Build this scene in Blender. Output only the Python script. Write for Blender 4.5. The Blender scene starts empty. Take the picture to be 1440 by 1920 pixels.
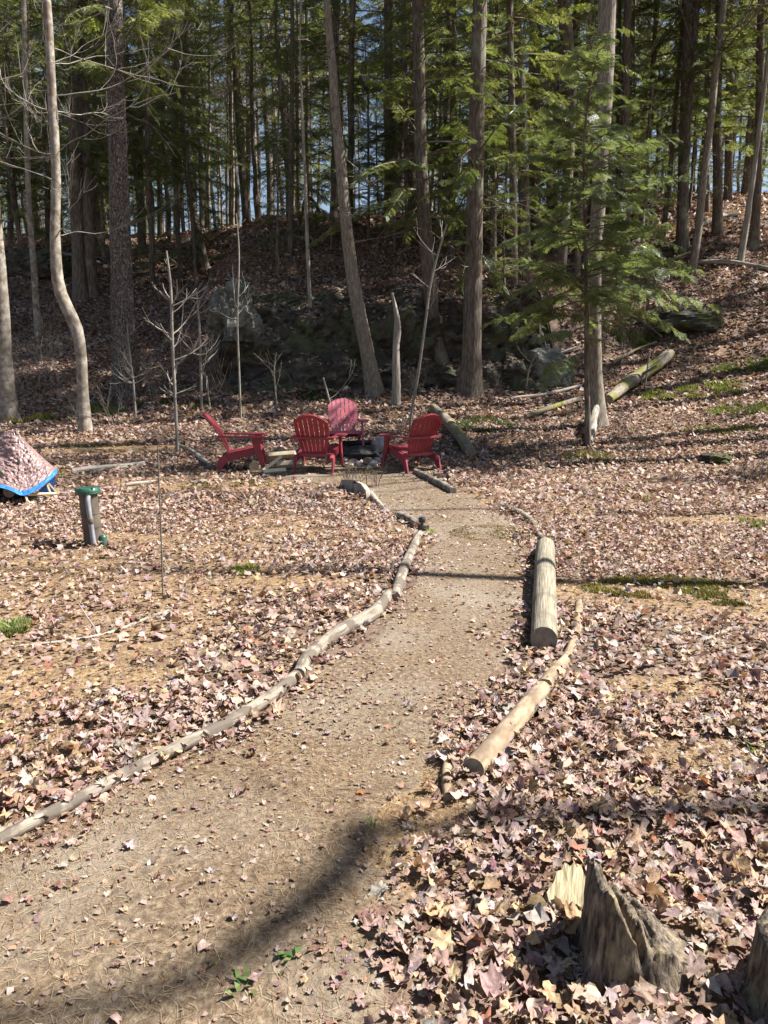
import bpy, math, random
import numpy as np
from mathutils import Vector

rng = np.random.default_rng(11)
random.seed(11)
SC = bpy.context.scene
COL = SC.collection
R = math.radians

# ------------------------------------------------------------------ camera, sky, sun, exposure
CAM_H, PITCH, F = 1.6, R(10.7), 1387.0
cd = bpy.data.cameras.new('camera')
cam = bpy.data.objects.new('camera', cd); COL.objects.link(cam)
cam.location = (0, 0, CAM_H); cam.rotation_euler = (R(90) - PITCH, 0, 0)
cd.sensor_fit = 'AUTO'; cd.sensor_width = 36; cd.lens = 26.0
cd.clip_start = 0.05; cd.clip_end = 3000
SC.camera = cam

SUN_EL, SUN_AZ = R(50), R(82)            # azimuth from +Y (view direction) towards +X
SUN = np.array([math.sin(SUN_AZ) * math.cos(SUN_EL), math.cos(SUN_AZ) * math.cos(SUN_EL), math.sin(SUN_EL)])
w = bpy.data.worlds.new('World'); SC.world = w; w.use_nodes = True
nt = w.node_tree
sky = nt.nodes.new('ShaderNodeTexSky'); sky.sky_type = 'NISHITA'; sky.sun_disc = False
sky.sun_elevation = SUN_EL; sky.sun_rotation = SUN_AZ; sky.air_density = 1.0; sky.dust_density = 1.3; sky.ozone_density = 0.8
bg = nt.nodes['Background']; bg.inputs['Strength'].default_value = 0.05
nt.links.new(sky.outputs[0], bg.inputs[0])
sl = bpy.data.lights.new('sun', 'SUN'); sl.energy = 5.0; sl.angle = R(0.53); sl.color = (1, 0.965, 0.92)
so = bpy.data.objects.new('sun', sl); COL.objects.link(so)
so.rotation_euler = Vector(SUN).to_track_quat('Z', 'Y').to_euler()
SC.view_settings.view_transform = 'Standard'; SC.view_settings.look = 'None'
SC.view_settings.gamma = 1.0; SC.view_settings.use_curve_mapping = False
SC.view_settings.exposure = 1.62
SC.render.engine = 'CYCLES'
SC.cycles.max_bounces = 6; SC.cycles.diffuse_bounces = 2; SC.cycles.glossy_bounces = 2
SC.cycles.transmission_bounces = 4; SC.cycles.transparent_max_bounces = 4
SC.cycles.caustics_reflective = False; SC.cycles.caustics_refractive = False

# ------------------------------------------------------------------ numeric helpers
def ss(a, b, x):
    t = np.clip((np.asarray(x, float) - a) / (b - a), 0, 1)
    return t * t * (3 - 2 * t)

def _hash(ix, iy, seed):
    h = (ix.astype(np.int64) * 374761393 + iy.astype(np.int64) * 668265263 + seed * 974634777) & 0xffffffff
    h = ((h ^ (h >> 13)) * 1274126177) & 0xffffffff
    return ((h ^ (h >> 16)) & 0xffff) / 65535.0

def vn(x, y, seed=0):
    x = np.asarray(x, float); y = np.asarray(y, float)
    ix, iy = np.floor(x), np.floor(y); fx, fy = x - ix, y - iy
    fx = fx * fx * (3 - 2 * fx); fy = fy * fy * (3 - 2 * fy)
    a = _hash(ix, iy, seed); b = _hash(ix + 1, iy, seed); c = _hash(ix, iy + 1, seed); d = _hash(ix + 1, iy + 1, seed)
    return (a * (1 - fx) + b * fx) * (1 - fy) + (c * (1 - fx) + d * fx) * fy

def fbm(x, y, seed=0, octv=4):
    s = 0; a = 0.5; f = 1.0; n = 0
    for k in range(octv):
        s = s + a * vn(np.asarray(x) * f + 17.3 * k, np.asarray(y) * f - 9.1 * k, seed + k); n += a; a *= 0.5; f *= 2.03
    return s / n - 0.5

_ty = np.arange(-40, 420, 0.1)
_tz = np.interp(_ty, [-40, 9, 11, 13, 15, 18, 20, 24, 28, 35, 50, 80, 150, 420],
                [0, 0, .02, .14, .45, 1.05, 1.8, 3.6, 5.4, 8.0, 10.9, 13, 15, 18])
_k = np.ones(21) / 21
_tz = np.convolve(np.pad(_tz, 10, mode='edge'), _k, 'valid')

def zt(X, Y):
    X = np.asarray(X, float); Y = np.asarray(Y, float)
    Ye = Y + 0.28 * np.clip(X - 3, 0, 8) * ss(8, 13, Y)
    z = np.interp(Ye, _ty, _tz)
    z = z * (1 - 0.07 * ss(5, 12, -X) + 0.10 * ss(4, 14, X))
    z = z + 1.7 * ss(-6.4, -4.4, X) * (1 - ss(3.6, 7.0, X)) * ss(18.8, 20.8, Y) * (1 - ss(27, 37, Y))
    z = z + fbm(X * 0.35, Y * 0.35, 3) * 0.9 * ss(14, 24, Y) * (1 - ss(60, 90, Y))
    z = z + fbm(X * 0.9, Y * 0.9, 5, 3) * (0.07 + 0.14 * ss(13, 20, Y)) * ss(0.5, 5, np.abs(Y) + 1.5)
    return z

def zg(x, y):
    return float(zt(np.array([x]), np.array([y]))[0])

def ray(px, py):
    dx, dy = (px - 720) / F, (960 - py) / F
    return np.array([dx, math.cos(PITCH) + dy * math.sin(PITCH), -math.sin(PITCH) + dy * math.cos(PITCH)])

def at(px, py, lift=0.0):
    """the point of the ground seen at a pixel of the photograph"""
    d = ray(px, py); t = np.linspace(0.8, 90, 6000)
    P = d[None, :] * t[:, None]; P[:, 2] += CAM_H
    below = P[:, 2] < zt(P[:, 0], P[:, 1])
    i = int(np.argmax(below)) if below.any() else len(t) - 1
    p = P[i].copy(); p[2] = zg(p[0], p[1]) + lift
    return p

def pt(px, py, Y):
    d = ray(px, py); return d * (Y / d[1]) + np.array([0, 0, CAM_H])

def mpp(p):                                # metres per photo pixel at a point
    return (p[1] * math.cos(PITCH) + (CAM_H - p[2]) * math.sin(PITCH)) / F

# ------------------------------------------------------------------ mesh builder
class MB:
    def __init__(s):
        s.v = []; s.q = []; s.t = []; s.qm = []; s.tm = []; s.lp = []; s.c = []; s.n = 0
    def add(s, v, q=None, t=None, m=0, lp=None, c=None):
        v = np.asarray(v, float).reshape(-1, 3)
        s.v.append(v); s.lp.append(v if lp is None else np.asarray(lp, float).reshape(-1, 3))
        s.c.append(np.ones((len(v), 3)) if c is None else np.broadcast_to(np.asarray(c, float), (len(v), 3)))
        if q is not None and len(q):
            q = np.asarray(q, int).reshape(-1, 4); s.q.append(q + s.n); s.qm.append(np.full(len(q), m))
        if t is not None and len(t):
            t = np.asarray(t, int).reshape(-1, 3); s.t.append(t + s.n); s.tm.append(np.full(len(t), m))
        s.n += len(v)
        return s
    def tube(s, P, r, n=8, m=0, cap=True, capm=None, rough=0.0, seed=0, lobes=0.0):
        P = np.asarray(P, float); k = len(P); r = np.broadcast_to(np.asarray(r, float), (k,))
        T = np.gradient(P, axis=0); T /= np.linalg.norm(T, axis=1)[:, None] + 1e-9
        a = np.array([1, 0, 0]) if abs(T[0, 0]) < 0.8 else np.array([0, 1, 0])
        U = np.zeros_like(P); u = np.cross(T[0], a); u /= np.linalg.norm(u)
        for i in range(k):
            u = u - T[i] * np.dot(u, T[i]); u /= np.linalg.norm(u) + 1e-9; U[i] = u
        V = np.cross(T, U)
        th = np.arange(n) / n * 2 * math.pi
        sl = np.concatenate([[0], np.cumsum(np.linalg.norm(np.diff(P, axis=0), axis=1))])
        rr = np.repeat(r[:, None], n, 1)
        if rough:
            rr = rr * (1 + rough * 2 * fbm(np.cos(th)[None] * 2.1 + np.sin(th)[None] * 1.3 + seed * 7.7, sl[:, None] * 3.0 + np.sin(th)[None] * 2, seed + 40, 3))
        if lobes:
            f = np.exp(-sl / 0.28)[:, None] * lobes
            rr = rr * (1 + f * (0.55 + 0.45 * np.cos(th * 5 + seed)[None] + 0.25 * np.cos(th * 3 + 2 * seed)[None]))
        v = P[:, None] + rr[..., None] * (np.cos(th)[None, :, None] * U[:, None] + np.sin(th)[None, :, None] * V[:, None])
        lp = np.stack([rr * np.cos(th), rr * np.sin(th), np.repeat(sl[:, None], n, 1) + seed * 1.37], -1)
        i = np.arange(k - 1)[:, None] * n; j = np.arange(n)[None]; j2 = (j + 1) % n
        q = np.stack([i + j, i + j2, i + n + j2, i + n + j], -1).reshape(-1, 4)
        s.add(v, q=q, m=m, lp=lp)
        if cap:
            for e in (0, k - 1):
                ring = v[e]; c = ring.mean(0); lr = np.concatenate([lp[e], lp[e].mean(0)[None]])
                jj = np.arange(n)
                t = np.stack([np.full(n, n), (jj + 1) % n, jj], -1) if e == 0 else np.stack([np.full(n, n), jj, (jj + 1) % n], -1)
                s.add(np.concatenate([ring, c[None]]), t=t, m=m if capm is None else capm, lp=lr)
        return s
    def box(s, c, size, m=0, rot=None):
        x, y, z = np.asarray(size) / 2
        v = np.array([[i, j, k] for k in (-z, z) for j in (-y, y) for i in (-x, x)])
        if rot is not None: v = v @ np.asarray(rot).T
        s.add(v + np.asarray(c), q=[[0, 2, 3, 1], [4, 5, 7, 6], [0, 1, 5, 4], [2, 6, 7, 3], [0, 4, 6, 2], [1, 3, 7, 5]], m=m)
        return s
    def prism(s, A, B, m=0):
        """two matching outlines joined by walls, capped by fans"""
        A = np.asarray(A, float); B = np.asarray(B, float); n = len(A); j = np.arange(n); j2 = (j + 1) % n
        s.add(np.concatenate([A, B]), q=np.stack([j, j2, n + j2, n + j], -1), m=m)
        for E, fl in ((A, 1), (B, 0)):
            c = E.mean(0); t = np.stack([np.full(n, n), j2, j], -1) if fl else np.stack([np.full(n, n), j, j2], -1)
            s.add(np.concatenate([E, c[None]]), t=t, m=m)
        return s
    def grid(s, V, m=0, c=None):
        a, b = V.shape[:2]; i = np.arange(a - 1)[:, None] * b; j = np.arange(b - 1)[None]
        q = np.stack([i + j, i + j + 1, i + b + j + 1, i + b + j], -1).reshape(-1, 4)
        s.add(V.reshape(-1, 3), q=q, m=m, c=None if c is None else c.reshape(-1, 3)); return s
    def mesh(s, name, mats, smooth=True, color=False):
        me = bpy.data.meshes.new(name)
        v = np.concatenate(s.v).astype(np.float32)
        q = np.concatenate(s.q) if s.q else np.zeros((0, 4), int); t = np.concatenate(s.t) if s.t else np.zeros((0, 3), int)
        me.vertices.add(len(v)); me.vertices.foreach_set('co', v.ravel())
        me.loops.add(q.size + t.size); me.loops.foreach_set('vertex_index', np.concatenate([q.ravel(), t.ravel()]).astype(np.int32))
        np_ = len(q) + len(t); me.polygons.add(np_)
        st = np.concatenate([np.arange(len(q)) * 4, q.size + np.arange(len(t)) * 3]).astype(np.int32)
        me.polygons.foreach_set('loop_start', st)
        me.polygons.foreach_set('material_index', np.concatenate(s.qm + s.tm).astype(np.int32))
        me.polygons.foreach_set('use_smooth', np.full(np_, smooth))
        a = me.attributes.new('lp', 'FLOAT_VECTOR', 'POINT'); a.data.foreach_set('vector', np.concatenate(s.lp).astype(np.float32).ravel())
        if color:
            c = np.concatenate(s.c); a = me.attributes.new('col', 'FLOAT_COLOR', 'POINT')
            a.data.foreach_set('color', np.concatenate([c, np.ones((len(c), 1))], 1).astype(np.float32).ravel())
        me.update(); me.validate()
        for m in (mats if isinstance(mats, (list, tuple)) else [mats]): me.materials.append(m)
        return me
    def build(s, name, mats, parent=None, smooth=True, color=False, bevel=0):
        o = bpy.data.objects.new(name, s.mesh(name, mats, smooth, color)); COL.objects.link(o)
        if parent is not None: o.parent = parent
        if bevel:
            b = o.modifiers.new('bevel', 'BEVEL'); b.width = bevel; b.segments = 2; b.limit_method = 'ANGLE'; b.angle_limit = R(40)
        return o

def tag(o, label=None, cat=None, group=None, kind=None):
    if label: o['label'] = label
    if cat: o['category'] = cat
    if group: o['group'] = group
    if kind: o['kind'] = kind
    return o

def empty(name, loc, rz=0, label=None, cat=None, group=None):
    o = bpy.data.objects.new(name, None); COL.objects.link(o); o.empty_display_size = 0.1
    o.location = tuple(float(a) for a in loc); o.rotation_euler = (0, 0, rz)
    return tag(o, label, cat, group)

def spline(P, step=None, n=None):
    P = np.asarray(P, float); k = len(P)
    if k == 2: t = np.linspace(0, 1, n or 8)[:, None]; return P[0] * (1 - t) + P[1] * t
    E = np.concatenate([[2 * P[0] - P[1]], P, [2 * P[-1] - P[-2]]])
    L = np.linalg.norm(np.diff(P[:, :3], axis=0), axis=1); out = []
    for i in range(k - 1):
        c = max(2, int(math.ceil(L[i] / step))) if step else max(2, int(round((n or 20) / (k - 1))))
        t = (np.arange(c) / c)[:, None]; a, b, c_, d = E[i], E[i + 1], E[i + 2], E[i + 3]
        out.append(0.5 * ((2 * b) + (-a + c_) * t + (2 * a - 5 * b + 4 * c_ - d) * t ** 2 + (-a + 3 * b - 3 * c_ + d) * t ** 3))
    out.append(P[-1:]); return np.concatenate(out)

# ------------------------------------------------------------------ materials
def mk(name):
    m = bpy.data.materials.new(name); m.use_nodes = True
    n = m.node_tree.nodes; l = m.node_tree.links
    return m, n, l, n['Principled BSDF']

def ramp(n, stops):
    r = n.new('ShaderNodeValToRGB'); e = r.color_ramp.elements
    while len(e) < len(stops): e.new(0.5)
    for el, (p, c) in zip(e, stops): el.position = p; el.color = (*c, 1)
    return r

def surf(name, stops, scale=4, stretch=(1, 1, 1), rough=0.85, bump=0.4, dist=0.01, attr=None, detail=8, spots=None, spot_scale=2.0, spot_lo=0.55, spot_hi=0.62, fine=None, spec=0.25, vor=0):
    """noise coloured surface; attr 'lp' runs the grain along a log or trunk; spots = colour of blotches (lichen, moss)"""
    m, n, l, b = mk(name)
    if attr: tc = n.new('ShaderNodeAttribute'); tc.attribute_name = attr; out = tc.outputs['Vector']
    else: tc = n.new('ShaderNodeTexCoord'); out = tc.outputs['Object']
    mp = n.new('ShaderNodeMapping'); mp.inputs['Scale'].default_value = stretch; l.new(out, mp.inputs['Vector'])
    nz = n.new('ShaderNodeTexNoise'); nz.inputs['Scale'].default_value = scale; nz.inputs['Detail'].default_value = detail
    nz.inputs['Roughness'].default_value = 0.62; l.new(mp.outputs[0], nz.inputs['Vector'])
    r = ramp(n, stops); l.new(nz.outputs['Fac'], r.inputs[0]); col = r.outputs[0]
    height = nz.outputs['Fac']
    if vor:
        vo = n.new('ShaderNodeTexVoronoi'); vo.inputs['Scale'].default_value = vor; vo.feature = 'DISTANCE_TO_EDGE'
        l.new(mp.outputs[0], vo.inputs['Vector'])
        vr = ramp(n, [(0.0, (0, 0, 0)), (0.12, (1, 1, 1))]); l.new(vo.outputs['Distance'], vr.inputs[0])
        mx = n.new('ShaderNodeMix'); mx.data_type = 'RGBA'; mx.blend_type = 'MULTIPLY'; mx.inputs[0].default_value = 0.65
        l.new(col, mx.inputs[6]); l.new(vr.outputs[0], mx.inputs[7]); col = mx.outputs[2]
        ad = n.new('ShaderNodeMath'); ad.operation = 'MULTIPLY_ADD'; ad.inputs[1].default_value = 0.6
        l.new(vr.outputs[0], ad.inputs[0]); l.new(nz.outputs['Fac'], ad.inputs[2]); height = ad.outputs[0]
    if spots:
        n2 = n.new('ShaderNodeTexNoise'); n2.inputs['Scale'].default_value = spot_scale; n2.inputs['Detail'].default_value = 6
        l.new(out, n2.inputs['Vector']); r2 = ramp(n, [(spot_lo, (0, 0, 0)), (spot_hi, (1, 1, 1))]); l.new(n2.outputs['Fac'], r2.inputs[0])
        mx = n.new('ShaderNodeMix'); mx.data_type = 'RGBA'; l.new(r2.outputs[0], mx.inputs[0]); l.new(col, mx.inputs[6])
        mx.inputs[7].default_value = (*spots, 1); col = mx.outputs[2]
    l.new(col, b.inputs['Base Color']); b.inputs['Roughness'].default_value = rough
    b.inputs['Specular IOR Level'].default_value = spec
    if bump:
        bp = n.new('ShaderNodeBump'); bp.inputs['Strength'].default_value = bump; bp.inputs['Distance'].default_value = dist
        l.new(height, bp.inputs['Height']); l.new(bp.outputs[0], b.inputs['Normal'])
    return m

def leafy(name, stops, trans, rough=0.6, attr=None, tfac=0.35, spec=0.2):
    """thin leaf: diffuse and translucent; colour varies from tree to tree and from spray to spray"""
    m, n, l, b = mk(name)
    if attr:
        a = n.new('ShaderNodeAttribute'); a.attribute_name = attr; col = a.outputs['Color']
        tc = n.new('ShaderNodeAttribute'); tc.attribute_name = 'lp'; nz = n.new('ShaderNodeTexNoise'); nz.inputs['Scale'].default_value = 1.7; nz.inputs['Detail'].default_value = 7
        nz.inputs['Roughness'].default_value = .7; l.new(tc.outputs['Vector'], nz.inputs['Vector'])
        r = ramp(n, [(0.3, (0.42, 0.36, 0.32)), (0.5, (0.95, 0.93, 0.92)), (0.7, (1.25, 1.25, 1.25))])
        bp = n.new('ShaderNodeBump'); bp.inputs['Strength'].default_value = .5; bp.inputs['Distance'].default_value = .01; l.new(nz.outputs['Fac'], bp.inputs['Height']); l.new(bp.outputs[0], b.inputs['Normal']); l.new(nz.outputs['Fac'], r.inputs[0])
        mx = n.new('ShaderNodeMix'); mx.data_type = 'RGBA'; mx.blend_type = 'MULTIPLY'; mx.inputs[0].default_value = 1
        l.new(col, mx.inputs[6]); l.new(r.outputs[0], mx.inputs[7]); col = mx.outputs[2]
    else:
        tc = n.new('ShaderNodeTexCoord'); nz = n.new('ShaderNodeTexNoise'); nz.inputs['Scale'].default_value = 1.1; nz.inputs['Detail'].default_value = 5
        l.new(tc.outputs['Object'], nz.inputs['Vector']); oi = n.new('ShaderNodeObjectInfo')
        ad = n.new('ShaderNodeMath'); ad.operation = 'MULTIPLY_ADD'; ad.inputs[1].default_value = 0.3
        l.new(oi.outputs['Random'], ad.inputs[0]); l.new(nz.outputs['Fac'], ad.inputs[2])
        r = ramp(n, stops); l.new(ad.outputs[0], r.inputs[0]); col = r.outputs[0]
    l.new(col, b.inputs['Base Color']); b.inputs['Roughness'].default_value = rough; b.inputs['Specular IOR Level'].default_value = spec
    tr = n.new('ShaderNodeBsdfTranslucent')
    mx = n.new('ShaderNodeMix'); mx.data_type = 'RGBA'; mx.blend_type = 'MULTIPLY'; mx.inputs[0].default_value = 1
    l.new(col, mx.inputs[6]); mx.inputs[7].default_value = (*trans, 1); l.new(mx.outputs[2], tr.inputs['Color'])
    ms = n.new('ShaderNodeMixShader'); ms.inputs[0].default_value = tfac
    l.new(b.outputs[0], ms.inputs[1]); l.new(tr.outputs[0], ms.inputs[2])
    l.new(ms.outputs[0], n['Material Output'].inputs['Surface'])
    return m

M = {}
M['ground'] = surf('leaf_mould', [(0.25, (0.04, 0.026, 0.02)), (0.45, (0.1, 0.066, 0.047)), (0.6, (0.16, 0.11, 0.078)), (0.75, (0.25, 0.19, 0.14))], scale=9, bump=0.9, dist=0.04,
                   spots=(0.16, 0.1, 0.06), spot_scale=0.5, spot_lo=0.5, spot_hi=0.62)
def add_duff(m, colr):
    n = m.node_tree.nodes; l = m.node_tree.links; b = n['Principled BSDF']; old = b.inputs['Base Color'].links[0].from_socket
    a = n.new('ShaderNodeAttribute'); a.attribute_name = 'col'; tc = n.new('ShaderNodeTexCoord'); nz = n.new('ShaderNodeTexNoise'); nz.inputs['Scale'].default_value = 30; nz.inputs['Detail'].default_value = 12
    l.new(tc.outputs['Object'], nz.inputs['Vector']); r = ramp(n, colr); l.new(nz.outputs['Fac'], r.inputs[0])
    mx = n.new('ShaderNodeMix'); mx.data_type = 'RGBA'; l.new(a.outputs['Fac'], mx.inputs[0]); l.new(old, mx.inputs[6]); l.new(r.outputs[0], mx.inputs[7]); l.new(mx.outputs[2], b.inputs['Base Color'])
add_duff(M['ground'], [(0.3, (0.09, 0.055, 0.03)), (0.5, (0.2, 0.13, 0.065)), (0.7, (0.31, 0.22, 0.12))])
M['path'] = surf('trodden_dirt', [(0.28, (0.04, 0.027, 0.018)), (0.45, (0.11, 0.077, 0.048)), (0.58, (0.175, 0.127, 0.08)), (0.75, (0.3, 0.235, 0.16))], scale=38, bump=1.0, dist=0.014, detail=13,
                 spots=(0.2, 0.165, 0.125), spot_scale=1.1, spot_lo=0.46, spot_hi=0.7)
M['litter'] = leafy('dead_leaves', None, (1.0, 0.85, 0.65), attr='col', tfac=0.22, spec=0.3)
M['needles'] = leafy('dry_needles', None, (1, 0.85, 0.6), attr='col', tfac=0.15)
M['grass'] = leafy('green_blades', None, (1.1, 1.2, 0.6), attr='col', tfac=0.3)
M['hemlock'] = leafy('hemlock_needles', [(0.3, (0.066, 0.09, 0.034)), (0.55, (0.115, 0.146, 0.054)), (0.8, (0.165, 0.185, 0.072))], (1.6, 1.55, 0.7), tfac=0.52, spec=0.6, rough=0.42)
M['hemlock_light'] = leafy('young_hemlock_needles', [(0.3, (0.09, 0.125, 0.06)), (0.55, (0.135, 0.18, 0.085)), (0.8, (0.17, 0.205, 0.1))], (1.5, 1.5, 0.8), tfac=0.5, spec=0.6, rough=0.42)
M['twig'] = surf('twig_bark', [(0.3, (0.09, 0.068, 0.05)), (0.7, (0.2, 0.165, 0.13))], scale=6, bump=0)
M['pale_twig'] = surf('pale_twig_bark', [(0.3, (0.15, 0.13, 0.105)), (0.7, (0.3, 0.27, 0.225))], scale=6, bump=0)
M['bark'] = surf('hemlock_bark', [(0.3, (0.045, 0.034, 0.026)), (0.5, (0.125, 0.097, 0.074)), (0.7, (0.25, 0.205, 0.162))], scale=10, stretch=(3, 3, 0.45), bump=1.0, dist=0.03, attr='lp',
                 spots=(0.2, 0.2, 0.14), spot_scale=1.7, spot_lo=0.58, spot_hi=0.68)
M['pine_bark'] = surf('pine_bark', [(0.3, (0.065, 0.05, 0.042)), (0.5, (0.17, 0.138, 0.12)), (0.7, (0.36, 0.315, 0.28))], scale=14, stretch=(1.6, 1.6, 0.8), bump=1.0, dist=0.035, attr='lp', vor=16)
M['ash_bark'] = surf('grey_bark', [(0.3, (0.08, 0.064, 0.048)), (0.5, (0.2, 0.165, 0.125)), (0.7, (0.36, 0.315, 0.25))], scale=14, stretch=(3, 3, 0.5), bump=0.9, dist=0.018, attr='lp')
M['beech_bark'] = surf('mottled_bark', [(0.3, (0.14, 0.115, 0.085)), (0.5, (0.26, 0.225, 0.18)), (0.72, (0.44, 0.4, 0.34))], scale=9, stretch=(1, 1, 0.8), bump=0.5, dist=0.008, attr='lp',
                       spots=(0.17, 0.13, 0.09), spot_scale=7, spot_lo=0.52, spot_hi=0.64)
M['dead_wood'] = surf('silvered_wood', [(0.3, (0.11, 0.09, 0.07)), (0.5, (0.26, 0.23, 0.19)), (0.7, (0.45, 0.41, 0.35))], scale=10, stretch=(3.5, 3.5, 0.25), bump=0.8, dist=0.01, attr='lp')
M['log'] = surf('peeled_log', [(0.3, (0.07, 0.056, 0.042)), (0.48, (0.2, 0.168, 0.13)), (0.7, (0.33, 0.29, 0.23))], scale=14, stretch=(3, 3, 0.35), bump=0.9, dist=0.01, attr='lp',
                spots=(0.11, 0.09, 0.07), spot_scale=9, spot_lo=0.5, spot_hi=0.56)
M['big_log'] = surf('weathered_post', [(0.3, (0.1, 0.082, 0.058)), (0.47, (0.2, 0.172, 0.122)), (0.7, (0.32, 0.285, 0.21))], scale=17, stretch=(5, 5, 0.22), bump=0.9, dist=0.008, attr='lp',
                    spots=(0.13, 0.115, 0.08), spot_scale=4, spot_lo=0.52, spot_hi=0.66)
M['tan_log'] = surf('tan_log', [(0.3, (0.12, 0.085, 0.055)), (0.5, (0.26, 0.19, 0.12)), (0.7, (0.38, 0.295, 0.2))], scale=12, stretch=(2, 2, 0.5), bump=0.5, dist=0.006, attr='lp',
                    spots=(0.15, 0.105, 0.07), spot_scale=9, spot_lo=0.5, spot_hi=0.66)
M['mossy_log'] = surf('mossy_log', [(0.3, (0.1, 0.08, 0.06)), (0.5, (0.2, 0.165, 0.12)), (0.7, (0.36, 0.31, 0.25))], scale=9, stretch=(3, 3, 0.4), bump=0.9, dist=0.015, attr='lp',
                      spots=(0.16, 0.16, 0.035), spot_scale=2.2, spot_lo=0.48, spot_hi=0.58)
M['end_grain'] = surf('sawn_end', [(0.3, (0.15, 0.12, 0.09)), (0.7, (0.3, 0.25, 0.19))], scale=30, bump=0.3, dist=0.004, attr='lp')
M['split_wood'] = surf('fresh_split_wood', [(0.3, (0.44, 0.36, 0.23)), (0.7, (0.66, 0.58, 0.42))], scale=8, stretch=(4, 4, 0.4), bump=0.4, dist=0.004)
M['lumber'] = surf('pale_lumber', [(0.3, (0.45, 0.34, 0.18)), (0.7, (0.66, 0.53, 0.33))], scale=10, stretch=(1, 1, 1), bump=0.2, dist=0.003)
M['stump'] = surf('rotten_stump', [(0.34, (0.02, 0.015, 0.011)), (0.46, (0.08, 0.062, 0.046)), (0.58, (0.165, 0.13, 0.095)), (0.75, (0.34, 0.28, 0.19))], scale=13, stretch=(6, 6, 0.9), bump=1.0, dist=0.01, attr='lp', spots=(0.24, 0.19, 0.11), spot_scale=16, spot_lo=0.52, spot_hi=0.74)
M['slab'] = surf('yellowed_slab', [(0.3, (0.14, 0.11, 0.06)), (0.48, (0.3, 0.25, 0.15)), (0.7, (0.45, 0.39, 0.25))], scale=30, stretch=(5, 0.4, 1), bump=0.7, dist=0.005)
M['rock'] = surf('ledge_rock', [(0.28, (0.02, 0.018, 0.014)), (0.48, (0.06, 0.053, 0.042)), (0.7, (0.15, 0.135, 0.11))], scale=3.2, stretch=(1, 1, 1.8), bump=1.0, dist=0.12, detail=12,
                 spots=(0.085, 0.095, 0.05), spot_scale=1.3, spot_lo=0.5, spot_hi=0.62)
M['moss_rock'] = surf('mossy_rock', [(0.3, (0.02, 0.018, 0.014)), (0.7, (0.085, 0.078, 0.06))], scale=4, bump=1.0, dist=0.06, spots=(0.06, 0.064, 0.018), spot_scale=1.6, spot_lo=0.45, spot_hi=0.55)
M['pale_rock'] = surf('lichen_rock', [(0.3, (0.05, 0.05, 0.042)), (0.5, (0.16, 0.165, 0.14)), (0.7, (0.29, 0.3, 0.26))], scale=4, bump=1.0, dist=0.12, detail=12, spots=(0.1, 0.1, 0.08), spot_scale=3, spot_lo=0.52, spot_hi=0.6)
M['stone'] = surf('field_stone', [(0.3, (0.22, 0.2, 0.18)), (0.7, (0.45, 0.43, 0.4))], scale=9, bump=0.6, dist=0.01)
M['tan_stone'] = surf('tan_stone', [(0.3, (0.4, 0.32, 0.2)), (0.7, (0.62, 0.54, 0.38))], scale=14, bump=0.6, dist=0.01)
M['char'] = surf('charred_wood', [(0.3, (0.012, 0.012, 0.012)), (0.7, (0.05, 0.048, 0.047))], scale=14, bump=0.9, dist=0.01, rough=0.7)
M['red'] = None

def plastic(name, stops, scale=3, rough=0.45, tfac=0.0, tcol=None, bump=0.0):
    m, n, l, b = mk(name)
    tc = n.new('ShaderNodeTexCoord'); nz = n.new('ShaderNodeTexNoise'); nz.inputs['Scale'].default_value = scale; nz.inputs['Detail'].default_value = 6
    l.new(tc.outputs['Object'], nz.inputs['Vector']); r = ramp(n, stops); l.new(nz.outputs['Fac'], r.inputs[0])
    l.new(r.outputs[0], b.inputs['Base Color']); b.inputs['Roughness'].default_value = rough
    rr = ramp(n, [(0.3, (rough - 0.1,) * 3), (0.7, (rough + 0.15,) * 3)]); l.new(nz.outputs['Fac'], rr.inputs[0]); l.new(rr.outputs[0], b.inputs['Roughness'])
    if bump:
        bp = n.new('ShaderNodeBump'); bp.inputs['Strength'].default_value = bump; bp.inputs['Distance'].default_value = 0.01
        l.new(nz.outputs['Fac'], bp.inputs['Height']); l.new(bp.outputs[0], b.inputs['Normal'])
    if tfac:
        tr = n.new('ShaderNodeBsdfTranslucent'); tr.inputs[0].default_value = (*tcol, 1)
        ms = n.new('ShaderNodeMixShader'); ms.inputs[0].default_value = tfac
        l.new(b.outputs[0], ms.inputs[1]); l.new(tr.outputs[0], ms.inputs[2]); l.new(ms.outputs[0], n['Material Output'].inputs['Surface'])
    return m
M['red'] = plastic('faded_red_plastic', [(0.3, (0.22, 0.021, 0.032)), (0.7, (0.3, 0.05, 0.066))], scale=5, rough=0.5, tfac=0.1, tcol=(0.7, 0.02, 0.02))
M['green_plastic'] = plastic('green_plastic', [(0.3, (0.012, 0.055, 0.035)), (0.7, (0.03, 0.09, 0.06))], scale=12, rough=0.35)
M['casing'] = plastic('brown_casing', [(0.3, (0.05, 0.04, 0.028)), (0.7, (0.12, 0.095, 0.07))], scale=9, rough=0.6)
M['conduit'] = plastic('grey_conduit', [(0.3, (0.16, 0.16, 0.175)), (0.7, (0.25, 0.25, 0.265))], scale=9, rough=0.5)
M['black_plastic'] = plastic('black_plastic', [(0.3, (0.012, 0.012, 0.014)), (0.7, (0.03, 0.03, 0.034))], scale=20, rough=0.35)
M['panel_blue'] = plastic('solar_panel', [(0.3, (0.02, 0.04, 0.1)), (0.7, (0.04, 0.07, 0.16))], scale=20, rough=0.12)
M['tarp_brown'] = plastic('brown_tarp', [(0.3, (0.17, 0.105, 0.095)), (0.7, (0.25, 0.165, 0.15))], scale=34, rough=0.34, bump=1.0)
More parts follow.
